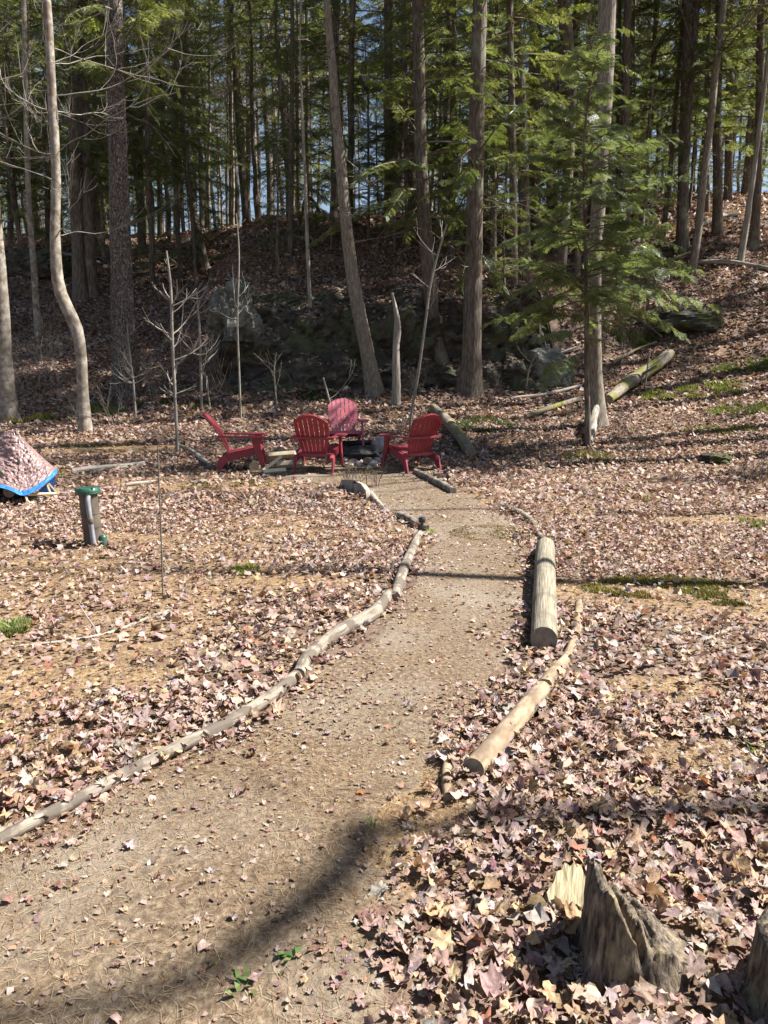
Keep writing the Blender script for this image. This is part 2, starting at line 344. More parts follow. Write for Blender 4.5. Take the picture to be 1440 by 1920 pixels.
M['tarp_blue'] = plastic('blue_tarp', [(0.3, (0.02, 0.12, 0.5)), (0.7, (0.04, 0.2, 0.65))], scale=9, rough=0.35)

# ------------------------------------------------------------------ the path edges (on the ground)
def edge(pts):
    P = np.array([at(*p)[:2] for p in pts]); i = np.argsort(P[:, 1]); return P[i, 1], P[i, 0]
LE = edge([(-900, 1900), (-420, 1760), (0, 1600), (300, 1440), (550, 1310), (640, 1220), (735, 1140), (775, 1060), (795, 1005), (760, 985), (700, 940), (655, 912), (560, 903), (490, 894), (465, 886), (500, 878)])
RE = edge([(760, 1919), (690, 1750), (745, 1560), (850, 1400), (960, 1250), (985, 1150), (1000, 1040), (965, 985), (920, 950), (850, 920), (812, 900), (825, 890), (850, 884), (815, 877)])
def path_in(X, Y):
    """signed depth inside the path (m), positive inside"""
    wob = fbm(X * 1.3, Y * 1.3, 21, 3) * 0.35
    l = np.interp(Y, LE[0], LE[1]); r = np.interp(Y, RE[0], RE[1])
    l = np.where(Y < LE[0][0], l - (LE[0][0] - Y) * 2, l)
    d = np.minimum(X - l + np.minimum(wob, 0.02), r - X + wob)
    return np.where((Y > 12.1) | (Y < -1), -9, d)

# ------------------------------------------------------------------ leaf litter
PAL = np.array([[.36, .26, .215], [.43, .335, .29], [.28, .18, .14], [.37, .27, .18], [.40, .355, .335], [.18, .11, .085], [.34, .25, .24], [.43, .33, .21], [.32, .155, .09], [.46, .4, .35]])
PW = np.array([.2, .17, .13, .1, .11, .09, .1, .05, .025, .025]); PW /= PW.sum()
def leaf_colors(n):
    c = PAL[rng.choice(len(PAL), n, p=PW)]
    c = c * np.array([1.0, .965, .92])
    return np.clip(c * rng.uniform(0.7, 1.12, (n, 1)) + rng.normal(0, 0.012, (n, 3)), 0.02, 0.75)

def maple(k, rs):
    """lobed, curled leaf template of radius 1: outline of k points and a centre"""
    if k >= 14:
        ang = np.array([-90, -62, -38, -18, 4, 22, 34, 58, 76, 90, 104, 122, 146, 158, 176, 198, 218, 242]) * math.pi / 180
        rad = np.array([.45, .58, .55, .8, .7, .62, .95, .68, .72, 1.0, .74, .66, .95, .66, .7, .78, .55, .56])
    elif k >= 8:
        ang = np.array([-90, -40, 5, 35, 62, 90, 118, 145, 175, 220]) * math.pi / 180
        rad = np.array([.5, .62, .7, .95, .72, 1.0, .7, .95, .7, .6])
    else:
        ang = np.array([-90, 0, 90, 180]) * math.pi / 180; rad = np.array([.9, .8, 1, .8])
    rad = rad * rs.uniform(0.62, 1.15, len(rad)); ang = ang + rs.normal(0, 0.08, len(ang)); asp = rs.uniform(.6, 1.0)
    x, y = rad * np.cos(ang) * asp, rad * np.sin(ang)
    x = np.append(x, 0); y = np.append(y, 0)
    a, c = rs.uniform(-0.7, 0.95), rs.uniform(-0.6, 0.9); ph = rs.uniform(0, 6.28)
    u = x * math.cos(ph) + y * math.sin(ph); v = -x * math.sin(ph) + y * math.cos(ph)
    z = a * u * u + c * v * v * 0.6 + rs.normal(0, 0.11, len(x)) + 0.22 * np.sin(3.5 * u + ph)
    if len(ang) == 4: z[4] = 0.12
    n = len(ang); j = np.arange(n)
    if k >= 14:
        xm, ym = x[:n] * .55, y[:n] * .55; um = xm * math.cos(ph) + ym * math.sin(ph); vm = -xm * math.sin(ph) + ym * math.cos(ph)
        zm = a * um * um + c * vm * vm * .6 + rs.normal(0, .05, n) + .22 * np.sin(3.5 * um + ph)
        z[:n] += rs.uniform(-.25, .45) * (rad > .7) * rad + rs.normal(0, .06, n)
        V = np.stack([np.append(np.concatenate([x[:n], xm]), 0), np.append(np.concatenate([y[:n], ym]), 0), np.append(np.concatenate([z[:n], zm]), z[n] * .3)], -1); j2 = (j + 1) % n
        return V, np.concatenate([np.stack([j, j2, n + j2], -1), np.stack([j, n + j2, n + j], -1), np.stack([np.full(n, 2 * n), n + j, n + j2], -1)])
    V = np.stack([x, y, z], -1)
    return V, np.stack([np.full(n, n), j, (j + 1) % n], -1)

def rotmats(n, tilt):
    yaw = rng.uniform(0, 2 * math.pi, n); ta = rng.uniform(0, 2 * math.pi, n); th = tilt
    cy, sy = np.cos(yaw), np.sin(yaw); Z = np.zeros(n); O = np.ones(n)
    Rz = np.stack([cy, -sy, Z, sy, cy, Z, Z, Z, O], -1).reshape(n, 3, 3)
    kx, ky = np.cos(ta), np.sin(ta); c, s_ = np.cos(th), np.sin(th)
    Rt = np.stack([c + kx * kx * (1 - c), kx * ky * (1 - c), ky * s_, kx * ky * (1 - c), c + ky * ky * (1 - c), -kx * s_, -ky * s_, kx * s_, c], -1).reshape(n, 3, 3)
    return Rt @ Rz

def scatter(y0, y1, dens, wide=0.62):
    n = int(dens * wide * (y1 * y1 - y0 * y0) + dens * 1.0 * (y1 - y0))
    u = rng.uniform(0, 1, n)
    Y = np.sqrt(y0 * y0 + u * (y1 * y1 - y0 * y0)); X = rng.uniform(-1, 1, n) * (wide * Y + 0.5)
    return X, Y

DUFF = [(at(*a), rx, ry) for a, rx, ry in (((110, 1285), .8, .4), ((60, 1385), .35, .2), ((520, 1095), .75, .28), ((350, 915), 1.5, .35), ((90, 1060), .9, .35), ((1290, 1112), 1.25, .4), ((1400, 1140), .9, .35), ((430, 885), 1.2, .4), ((600, 905), 1.2, .5), ((1300, 1420), .3, .2), ((1240, 1290), .4, .22),
    ((200, 845), 1.6, .5), ((1330, 975), .9, .3), ((700, 1500), .35, .4), ((640, 1640), .3, .35), ((560, 1000), .6, .25), ((250, 1010), .7, .25), ((860, 940), .5, .3))]
def duff(X, Y):
    """0..1: where the leaves have blown off and needles and moss show"""
    X = np.asarray(X, float); Y = np.asarray(Y, float)
    m = ss(0.05, 0.17, fbm(X * 0.55 + 3, Y * 0.55, 61, 3)) * (1 - ss(10, 14, Y)) * .75 * (1 - .85 * ss(.1, .5, X) * (1 - ss(3.3, 4.2, Y))); wob = fbm(X * 2.1, Y * 2.1, 64, 4) * .9
    for c, rx, ry in DUFF: m = np.maximum(m, ss(-1.15, -.65, -np.hypot((X - c[0]) / rx, (Y - c[1]) / ry) + wob))
    return m
KEEP = [(at(1062, 1690), .075), (at(1195, 1790), .15), (at(1532, 1905), .17), (at(176, 1021), .1)]
def litter_keep(X, Y):
    d = path_in(X, Y)
    inside = ss(-0.10, 0.42, d + fbm(X * 2.2, Y * 2.2, 63, 3) * 0.5)
    p = (1 - duff(X, Y) * .82) * (1 - inside * (1 - 0.15 - 0.15 * ss(4, 9, Y)))
    for c, rr in KEEP: p = p * ss(rr * .8, rr * 1.15, np.hypot(X - c[0], Y - c[1]))
    return rng.uniform(0, 1, len(X)) < p

# ------------------------------------------------------------------ ground and path
def axis(lim, fine):
    a = [0.0]; s = fine
    while a[-1] < lim: a.append(a[-1] + s); s = s * 1.028 if a[-1] > 7 else s
    return np.array(a)
gx = axis(420, 0.15); gx = np.concatenate([-gx[:0:-1], gx]); gy = axis(420, 0.14); gy = np.concatenate([np.arange(-60, -3, 3), np.arange(-3, 0, 0.3), gy])
GX, GY = np.meshgrid(gx, gy)
b = MB(); D_ = duff(GX, GY)[..., None]; b.grid(np.stack([GX, GY, zt(GX, GY)], -1), c=np.repeat(D_, 3, 2))
ground = b.build('ground', M['ground'], color=True); tag(ground, 'leaf strewn forest floor rising into a wooded hillside', None, None, 'structure')
tag(ground, kind='structure')

ys = np.arange(-0.5, 12.3, 0.06); us = np.linspace(0, 1, 60); rows = []
for y in ys:
    l = float(np.interp(y, LE[0], LE[1])) - (max(0, LE[0][0] - y) * 2) - 0.02; r = float(np.interp(y, RE[0], RE[1])) + 0.08
    x = l + (r - l) * us
    e = np.minimum(x - l, r - x) + fbm(x * 2.5, np.full_like(x, y) * 2.5, 31, 3) * 0.35
    end = min(1, (12.3 - y) / 0.6)
    rows.append(np.stack([x, np.full_like(x, y), zt(x, np.full_like(x, y)) + 0.006 - 0.03 * (1 - ss(-0.02, 0.14, e * end + (end - 1) * 0.3))], -1))
b = MB(); b.grid(np.array(rows)); tag(b.build('path', M['path']), 'trodden dirt path leading to the red chairs', None, None, 'structure')

lit = MB(); near_pool = []
for (y0, y1, dens, k, size, tilt, nvar) in ((1.0, 3.4, 700, 18, (.017, .048), .38, 40), (1.1, 3.6, 800, 10, (.014, .04), .16, 40), (3.4, 9.0, 600, 10, (.02, .043), .42, 40), (9.0, 15.5, 360, 4, (.032, .056), .55, 24), (15.5, 26, 190, 4, (.05, .085), .55, 24), (26, 46, 60, 4, (.08, .14), .55, 24)):
    X, Y = scatter(y0, y1, dens); kk = litter_keep(X, Y); X, Y = X[kk], Y[kk]; n = len(X)
    if y0 > 15:                              # nothing lies on the bare ledge faces
        kk = ~((np.abs(X) < 4.6) & (Y > 18.2) & (Y < 20.3)); X, Y = X[kk], Y[kk]; n = len(X)
    d = path_in(X, Y); S = rng.uniform(*size, n); S = np.where(rng.uniform(0, 1, n) < 0.10, S * 1.35, S)
    S = np.where(d > 0.05, S * rng.uniform(0.22, 0.8, n), S)
    Zo = rng.uniform(0.004, 0.04, n) * np.where(d > 0, 0.25, 1) + (0.006 if y0 < 10 else 0)
    T = np.abs(rng.normal(0, tilt, n)); T = np.where(d > 0, T * 0.6, T); Rm = rotmats(n, T); C = leaf_colors(n)
    Z = zt(X, Y) + Zo + S * np.sin(T) * 0.35
    var = [maple(k, np.random.default_rng(900 + k * 50 + i)) for i in range(nvar)]; vi = rng.integers(0, nvar, n)
    single = np.zeros(n, bool)
    if y0 == 1.0:                            # the 300 leaves that show largest become leaves of their own
        ok = np.abs(X) < 0.53 * (Y * math.cos(PITCH) + 1.55 * math.sin(PITCH)); ok &= (Y > 1.5)
        order = np.argsort(np.where(ok, (Y + 0.6) / S * 0.04 + (np.hypot(Y, 1.6) > 3.2) * 9, 1e9))[:300]; single[order] = True
    for v in range(nvar):
        V, Tt = var[v]; idx = np.nonzero((vi == v) & ~single)[0]
        if not len(idx): continue
        W = np.einsum('nij,kj->nki', Rm[idx], V) * S[idx][:, None, None] + np.stack([X[idx], Y[idx], Z[idx]], -1)[:, None]
        kv = len(V); Ti = Tt[None] + (np.arange(len(idx)) * kv)[:, None, None]
        lit.add(W.reshape(-1, 3), t=Ti.reshape(-1, 3), c=np.repeat(C[idx], kv, 0), lp=(V[None] + rng.uniform(0, 40, (len(idx), 1, 3))).reshape(-1, 3))
    if y0 == 1.0:
        lm = []
        for v in range(nvar):
            mb = MB(); mb.add(var[v][0], t=var[v][1], c=leaf_colors(1)[0]); lm.append(mb.mesh('leaf', M['litter'], True, True))
        from mathutils import Matrix
        for i in np.nonzero(single)[0]:
            o = bpy.data.objects.new('leaf', lm[vi[i]]); COL.objects.link(o); o.parent = ground
            mt = Matrix(Rm[i].tolist()).to_4x4() @ Matrix.Scale(float(S[i]), 4); mt.translation = (X[i], Y[i], Z[i] + 0.006); o.matrix_local = mt
for (y0, y1, dn, s0, s1) in ((1.0, 3.5, 1500, .004, .013), (3.5, 8, 600, .006, .016), (8, 13, 220, .01, .022)):
    X, Y = scatter(y0, y1, dn, .58); kk = rng.uniform(0, 1, len(X)) < np.where(path_in(X, Y) > 0.02, .22, 1); X, Y = X[kk], Y[kk]; n = len(X); S = rng.uniform(s0, s1, n); Rm = rotmats(n, np.abs(rng.normal(0, .35, n)))
    V4 = np.array([[-1, -.5, 0], [.2, -.8, .15], [1, .1, -.05], [.1, .9, .2]]); W = np.einsum('nij,kj->nki', Rm, V4) * S[:, None, None] * rng.uniform(.6, 1.2, (n, 1, 3)) + np.stack([X, Y, zt(X, Y) + .011], -1)[:, None]
    lit.add(W.reshape(-1, 3), q=(np.arange(4)[None] + (np.arange(n) * 4)[:, None]), c=np.repeat(leaf_colors(n) * .9, 4, 0))
lo = lit.build('leaf_litter', M['litter'], smooth=True, color=True); tag(lo, 'dry brown and pinkish maple leaves covering the ground', None, None, 'stuff')

# dry needles, twig crumbs and grit
nb = MB()
def strips(X, Y, L, W, C, lift=0.008, tilt=0.12):
    n = len(X); a = rng.uniform(0, math.pi * 2, n); t = rng.normal(0, tilt, n)
    D = np.stack([np.cos(a) * np.cos(t), np.sin(a) * np.cos(t), np.sin(t)], -1); N = np.stack([-np.sin(a), np.cos(a), np.zeros(n)], -1)
    P = np.stack([X, Y, zt(X, Y) + lift + np.abs(np.sin(t)) * L * 0.5], -1); bend = rng.normal(0, 0.12, n)[:, None] * L[:, None] * N
    v = np.stack([P - D * L[:, None] / 2 - N * W[:, None], P - D * L[:, None] / 2 + N * W[:, None], P + bend + N * W[:, None], P + bend - N * W[:, None], P + D * L[:, None] / 2], 1)
    o = (np.arange(n) * 5)[:, None]
    nb.add(v.reshape(-1, 3), q=np.array([0, 3, 2, 1])[None] + o, t=np.array([3, 4, 2])[None] + o, c=np.repeat(C, 5, 0))
NP = np.array([[.32, .22, .12], [.3, .17, .08], [.4, .31, .19], [.2, .125, .07], [.46, .38, .25]])
for (y0, y1, dn, L, W) in ((1.0, 3.0, 5200, (.02, .075), (.0004, .0008)), (3.0, 6.5, 1300, (.03, .09), (.0007, .0014)), (6.5, 12.5, 160, (.06, .12), (.0015, .003))):
    X, Y = scatter(y0, y1, dn); cl = fbm(X * 1.6, Y * 1.6, 71, 3); d = path_in(X, Y)
    kk = rng.uniform(0, 1, len(X)) < np.clip(0.3 + cl * 2.0 + 0.25 * (d > 0) + .6 * duff(X, Y), 0.03, 1); X, Y = X[kk], Y[kk]; n = len(X)
    strips(X, Y, rng.uniform(*L, n), rng.uniform(*W, n), NP[rng.integers(0, 5, n)] * rng.uniform(0.6, 1.05, (n, 1)), lift=0.0085, tilt=.05)
tag(nb.build('pine_needles', M['needles'], smooth=False, color=True), 'dry pine needles scattered over the path and leaves', None, None, 'stuff')

gb = MB()
OCT = np.array([[1, 0, 0], [0, 1, 0], [-1, 0, 0], [0, -1, 0], [0, 0, 1.0]]); OT = np.array([[0, 1, 4], [1, 2, 4], [2, 3, 4], [3, 0, 4]])
for (y0, y1, dn, s0, s1) in ((1.2, 4, 300, .0015, .004), (4, 11, 90, .003, .009)):
    X, Y = scatter(y0, y1, dn, 0.5); kk = path_in(X, Y) > 0.02; X, Y = X[kk], Y[kk]; n = len(X)
    S = rng.uniform(s0, s1, n) * np.where(rng.uniform(0, 1, n) < 0.05, 3.2, 1)
    V = OCT[None] * S[:, None, None] * rng.uniform(0.6, 1.2, (n, 5, 3)) * np.array([1, 1, .7]); a = rng.uniform(0, 6.28, n)
    ca, sa = np.cos(a)[:, None], np.sin(a)[:, None]; V = np.stack([V[..., 0] * ca - V[..., 1] * sa, V[..., 0] * sa + V[..., 1] * ca, V[..., 2]], -1)
    V += np.stack([X, Y, zt(X, Y) + 0.004], -1)[:, None]
    C = np.array([.3, .25, .2]) * rng.uniform(0.5, 1.5, (n, 1))
    gb.add(V.reshape(-1, 3), t=(OT[None] + (np.arange(n) * 5)[:, None, None]).reshape(-1, 3), c=np.repeat(C, 5, 0))
tag(gb.build('gravel', M['needles'], smooth=False, color=True), 'small grit and crumbs on the dirt path', None, None, 'stuff')

# moss and short green ground cover in patches
mb_ = MB()
def blades(cx, cy, rx, ry, n, h, colr, wdt=0.004):
    r = np.sqrt(rng.uniform(0, 1, n)); a = rng.uniform(0, 6.28, n); X = cx + rx * r * np.cos(a); Y = cy + ry * r * np.sin(a)
    k = fbm(X * 3, Y * 3, 81, 3) > -0.06; X, Y = X[k], Y[k]; n = len(X)
    H = h * rng.uniform(0.5, 1.3, n); az = rng.uniform(0, 6.28, n); ln = rng.uniform(0.1, 0.9, n)
    P = np.stack([X, Y, zt(X, Y)], -1); D = np.stack([np.cos(az) * ln, np.sin(az) * ln, np.ones(n)], -1) * H[:, None]
    N = np.stack([-np.sin(az), np.cos(az), np.zeros(n)], -1) * wdt
    v = np.stack([P - N, P + N, P + D], 1); C = np.asarray(colr) * rng.uniform(0.6, 1.3, (n, 1))
    mb_.add(v.reshape(-1, 3), t=(np.array([[0, 1, 2]])[None] + (np.arange(n) * 3)[:, None, None]).reshape(-1, 3), c=np.repeat(C, 3, 0))
for (px, py, wx, wy, hh, cc) in ((1300, 738, 110, 14, .1, (.21, .24, .06)), (1395, 770, 70, 10, .09, (.17, .2, .05)), (1345, 810, 75, 9, .07, (.2, .22, .05)), (1400, 690, 70, 10, .1, (.13, .17, .05)),
                                 (180, 835, 70, 5, .03, (.2, .17, .07)), (1250, 1105, 160, 22, .03, (.2, .17, .05)), (460, 1072, 26, 7, .04, (.3, .32, .07)), (905, 800, 60, 12, .1, (.1, .13, .04)),
                                 (400, 905, 110, 10, .03, (.24, .2, .07)), (1350, 1120, 90, 16, .03, (.18, .17, .05)), (930, 1000, 90, 14, .015, (.2, .16, .05)), (130, 885, 70, 6, .04, (.22, .2, .06)),
                                 (20, 1185, 34, 16, .05, (.24, .26, .09)), (330, 760, 70, 10, .09, (.09, .1, .03)), (1180, 640, 60, 14, .15, (.11, .13, .04)), (690, 885, 60, 6, .03, (.26, .2, .09)), (60, 790, 50, 9, .12, (.2, .2, .07)), (190, 770, 45, 8, .12, (.17, .2, .06)),
                                 (600, 745, 50, 9, .08, (.09, .11, .03)), (1100, 860, 50, 10, .08, (.18, .16, .06)), (1430, 985, 40, 9, .05, (.17, .18, .05))):
    p = at(px, py); e = at(px, py - wy); s = mpp(p)
    blades(p[0], p[1], wx * s, max(0.08, abs(e[1] - p[1])), int(900 + wx * wy * 2.2), hh, cc, 0.004 + p[1] * 0.0005)
tag(mb_.build('moss', M['grass'], smooth=False, color=True), 'patches of moss and short green ground cover', None, None, 'stuff')

# ------------------------------------------------------------------ rock ledge and boulders
def noise_ball(c, sz, seed, mat, name, label=None, cat='boulder', group=None, nu=40, nv=26, rough=0.3, parent=None, flat=0.0, rz=0.0):
    u = np.linspace(0, 2 * math.pi, nu + 1); v = np.linspace(0.02, math.pi - 0.02, nv); U, V = np.meshgrid(u, v)
    d = np.stack([np.sin(V) * np.cos(U), np.sin(V) * np.sin(U), np.cos(V)], -1)
    f = sum(a * (fbm(d[..., 0] * q + seed * 3.1 + d[..., 2] * q * 0.7, d[..., 1] * q + d[..., 2] * q, seed, 3)) for q, a in ((1.3, 1.4), (3.2, 0.7)))
    st = np.round(f * 7) / 7; f = 0.5 * f + 0.5 * st
    r = 1 + rough * f * 2
    P = d * r[..., None]; P = np.sign(P) * np.abs(P) ** 0.85 * np.asarray(sz); P[..., 2] = np.where(P[..., 2] < -0.6 * sz[2], -0.6 * sz[2], P[..., 2])
    ca, sa = math.cos(rz), math.sin(rz); P = np.stack([P[..., 0] * ca - P[..., 1] * sa, P[..., 0] * sa + P[..., 1] * ca, P[..., 2]], -1)
    P[:, -1] = P[:, 0]
    b = MB(); b.grid(P[::-1])
    o = b.build(name, mat, parent, smooth=False); o.location = tuple(float(x) for x in c)
    if label: tag(o, label, cat, group)
    return o

def ledge():
    us_ = np.linspace(-5.0, 5.3, 150); pr = np.array([[17.7, 0.6], [18.15, 1.2], [18.45, 2.0], [18.6, 2.75], [18.9, 3.3], [19.6, 3.62], [20.6, 3.9], [22.2, 4.2]])
    P2 = spline(np.concatenate([pr, np.zeros((len(pr), 1))], 1), n=84)[:, :2]
    V = np.zeros((len(P2), len(us_), 3))
    for i, (y, z) in enumerate(P2):
        t = i / len(P2)
        f = fbm(us_ * 0.55 + 9, np.full_like(us_, z * 0.9 + y * .3), 91, 4); f2 = fbm(us_ * 2.2 + z * 1.1, np.full_like(us_, z * 2.6 - us_ * 0.8), 95, 4)
        stp = np.round((f * 1.5 + f2 * 0.5 + us_ * 0.0) * 6) / 6
        endf = ss(-5.0, -3.6, us_) * (1 - ss(3.6, 5.3, us_)); mid = math.sin(min(1, t * 1.35) * math.pi) ** 0.6 if t < 0.74 else 0.0
        yy = y - mid * (1.1 * f + 0.55 * stp + 0.3 * f2) + (1 - endf) * 1.6
        zz = z + 0.35 * f * mid + 0.3 * f2 * (0.4 + mid) + fbm(us_ * 0.4, us_ * 0 + 4, 97) * 1.2 * ss(2.0, 3.2, z)
        g = zt(us_, yy)
        if t > 0.7: k = (t - 0.7) / 0.3; zz = zz * (1 - k) + (g - 0.25) * k
        zz = zz - (1 - endf) * 2.6
        V[i] = np.stack([us_, yy, zz], -1)
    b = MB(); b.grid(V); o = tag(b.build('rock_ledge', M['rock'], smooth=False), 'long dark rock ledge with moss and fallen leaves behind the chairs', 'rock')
    A = V[:-1, :-1]; e1 = V[1:, :-1] - A; e2 = V[:-1, 1:] - A; N = np.cross(e2, e1); N /= np.linalg.norm(N, axis=-1)[..., None] + 1e-9
    ii, jj = np.nonzero(N[..., 2] > .42); pk_ = rng.integers(0, len(ii), 5200); P = A[ii[pk_], jj[pk_]] + e1[ii[pk_], jj[pk_]] * rng.uniform(0, 1, (5200, 1)) + e2[ii[pk_], jj[pk_]] * rng.uniform(0, 1, (5200, 1))
    S = rng.uniform(.04, .08, 5200); Rm = rotmats(5200, np.abs(rng.normal(0, .5, 5200))); lb = MB(); T4, F4 = maple(4, np.random.default_rng(77))
    W = np.einsum('nij,kj->nki', Rm, T4) * S[:, None, None] + P[:, None] + np.array([0, 0, .02]); kv = len(T4)
    lb.add(W.reshape(-1, 3), t=(F4[None] + (np.arange(5200) * kv)[:, None, None]).reshape(-1, 3), c=np.repeat(leaf_colors(5200), kv, 0)); tag(lb.build('leaf_litter', M['litter'], o, color=True), kind='stuff')
    return o
ledge()
def boulder(px, py, wpx, hpx, seed, mat, label, name='boulder', dy=0.0, depth=0.8, cat='boulder', rough=0.3, rz=0.0):
    p = at(px, py); s = mpp(p); sz = (wpx * s / 2, wpx * s / 2 * depth, hpx * s / 1.6)
    return noise_ball((p[0], p[1] + sz[1] * 0.5 + dy, p[2] + sz[2] * 0.55), sz, seed, mat, name, label, cat, rough=rough, rz=rz)
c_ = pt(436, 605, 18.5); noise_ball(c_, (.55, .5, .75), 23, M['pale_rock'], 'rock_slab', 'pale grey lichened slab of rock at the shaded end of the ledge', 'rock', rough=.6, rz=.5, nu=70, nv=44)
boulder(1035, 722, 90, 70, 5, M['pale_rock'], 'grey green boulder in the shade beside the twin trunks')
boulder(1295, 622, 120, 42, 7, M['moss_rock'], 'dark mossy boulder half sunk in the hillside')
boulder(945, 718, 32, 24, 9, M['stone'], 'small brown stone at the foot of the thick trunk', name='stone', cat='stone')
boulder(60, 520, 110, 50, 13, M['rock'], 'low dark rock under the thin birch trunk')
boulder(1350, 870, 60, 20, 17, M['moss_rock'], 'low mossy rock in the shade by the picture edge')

# ------------------------------------------------------------------ foliage: hemlock sprays, branches, crowns
def spray_template(seed, level):
    rs = np.random.default_rng(seed); V = []; T = []
    def kite(p, d, L, wd):
        nrm = np.array([-d[1], d[0], 0]); z = rs.normal(0, 0.05)
        q = p + d * L + np.array([0, 0, z * L - 0.15 * L * L]); mdl = p + d * L * 0.4
        n = len(V); V.extend([p, mdl + nrm * wd, q, mdl - nrm * wd]); T.extend([[n, n + 2, n + 1], [n, n + 3, n + 2]])
    def needle(p, d, L, wd):
        nrm = np.array([-d[1], d[0], 0]) * wd; n = len(V)
        V.extend([p - nrm, p + nrm, p + d * L + np.array([0, 0, rs.normal(0, 0.02)])]); T.append([n, n + 1, n + 2])
    kk = 13
    for i in range(kk):
        x = 0.06 + 0.9 * i / kk
        for sd in (1, -1):
            if rs.uniform() < 0.12: continue
            L = (0.44 * (1 - x) ** 0.7 + 0.07) * rs.uniform(0.7, 1.2); a = R(rs.uniform(42, 66)) * sd
            d = np.array([math.cos(a), math.sin(a), 0]); p = np.array([x + rs.normal(0, .012), 0, -0.12 * x * x])
            kite(p, d, L, 0.02)
            if level > 1:
                for j in range(int(1 + L * 10)):
                    f = (j + 0.7) / (1 + L * 10); q = p + d * L * f
                    for s2 in (1, -1):
                        a2 = a + s2 * R(rs.uniform(38, 58)); needle(q, np.array([math.cos(a2), math.sin(a2), 0]), (0.13 - 0.06 * f) * rs.uniform(.7, 1.2), 0.013)
    kite(np.array([0.0, 0, 0]), np.array([1.0, 0, 0]), 1.05, 0.018)
    return np.array(V), np.array(T)
SP1 = [spray_template(s, 1) for s in range(6)]; SP2 = [spray_template(s, 2) for s in range(20, 26)]

def crown_mesh(name, h0, h1, rad, nbr, seed, near=False, mat='hemlock', sparse=1.0, conic=True, shade=1.0, size=1.0):
    rs = np.random.default_rng(seed); b = MB(); tmpl = SP1 + SP2
    jobs = {i: [] for i in range(len(tmpl))}
    for k in range(nbr):
        t = (k + rs.uniform()) / nbr; h = h0 + (h1 - h0) * t
        prof = (1 - t) ** 0.75 * (0.7 + 0.3 * min(1, t / 0.12)) if conic else math.sin(math.pi * (0.12 + 0.83 * t)) ** 0.7
        L = max(0.25, rad * prof * rs.uniform(0.4, 1.25)); az = k * 2.39996 + rs.normal(0, 0.6); h += rs.normal(0, .25)
        el = R(rs.uniform(-24, 24) + 28 * t); n = max(4, int(L / 0.25)); P = [np.array([0, 0, h])]; d = np.array([math.cos(az) * math.cos(el), math.sin(az) * math.cos(el), math.sin(el)])
        for i in range(n):
            P.append(P[-1] + d * L / n); d = d + np.array([rs.normal(0, .06), rs.normal(0, .06), -0.55 / n * (1 - 0.5 * t)]); d /= np.linalg.norm(d)
        P = np.array(P); b.tube(P, np.linspace(0.006 + 0.007 * L, 0.003, len(P)), 3, m=1, cap=False)
        hi = h > 9.5; m = max(5, int(L / (0.15 / shade if hi else 0.088) * sparse)); side = 1
        for j in range(m):
            f = 0.2 + 0.8 * ((j + rs.uniform()) / m) ** .85; side = -side
            if rs.uniform() < .12: continue
            x = f * n; i0 = min(n - 1, int(x)); p = P[i0] + (P[i0 + 1] - P[i0]) * (x - i0); tg = P[i0 + 1] - P[i0]; tg /= np.linalg.norm(tg)
            ln = (0.15 + 0.29 * (1 - f) * min(1, L / 2)) * rs.uniform(0.7, 1.25) * (2.7 if hi else size)
            if f > 0.93: side_a = rs.normal(0, 0.25)
            else: side_a = side * R(rs.uniform(35, 75))
            ca, sa = math.cos(side_a), math.sin(side_a); lat = np.cross([0, 0, 1.0], tg); lat /= np.linalg.norm(lat) + 1e-9
            X = tg * ca + lat * sa; X[2] -= rs.uniform(0.05, 0.55); X /= np.linalg.norm(X)
            up = np.array([rs.normal(0, .55), rs.normal(0, .55), 1.0]); Yv = np.cross(up, X); Yv /= np.linalg.norm(Yv); Zv = np.cross(X, Yv)
            jobs[int(rs.integers(6)) + (6 if near and h < 6.6 else 0)].append((np.stack([X, Yv, Zv], 1) * ln, p))
    for i, js in jobs.items():
        if not js: continue
        V, T = tmpl[i]; A = np.array([j[0] for j in js]); p = np.array([j[1] for j in js])
        W = np.einsum('nij,kj->nki', A, V) + p[:, None]; b.add(W.reshape(-1, 3), t=(T[None] + (np.arange(len(js)) * len(V))[:, None, None]).reshape(-1, 3), m=0)
    return b.mesh(name, [M[mat], M['twig']], smooth=False)

CROWN = [crown_mesh('crown', 3.4, 17, 3.1, 92, 1, sparse=1.22, shade=.1), crown_mesh('crown', 4.6, 19, 3.5, 94, 2, sparse=1.22, shade=.1), crown_mesh('crown', 2.8, 15, 2.8, 88, 3, sparse=1.22, shade=.1), crown_mesh('crown', 6.5, 18, 3.1, 84, 4, sparse=1.3, shade=.3)]
CROWN_HIGH = crown_mesh('crown', 9.0, 19, 3.8, 64, 12, sparse=1.2, shade=1.9, conic=False)
CROWN_NEAR = [crown_mesh('crown', 3.1, 15, 3.0, 84, 5, near=True, sparse=1.0, shade=2.0), crown_mesh('crown', 3.6, 16, 3.3, 86, 6, near=True, sparse=1.0, shade=2.0)]
CROWN_MID = crown_mesh('crown', 1.8, 10.5, 2.6, 94, 10, sparse=1.2, shade=.5)
CROWN_LOW = [crown_mesh('crown', 0.8, 7.5, 2.1, 66, 8, sparse=1.4), crown_mesh('crown', 0.5, 5.5, 1.8, 54, 9, sparse=1.4)]
CROWN_SMALL = crown_mesh('crown', 1.2, 6.2, 1.5, 46, 7, near=False, mat='hemlock_light')

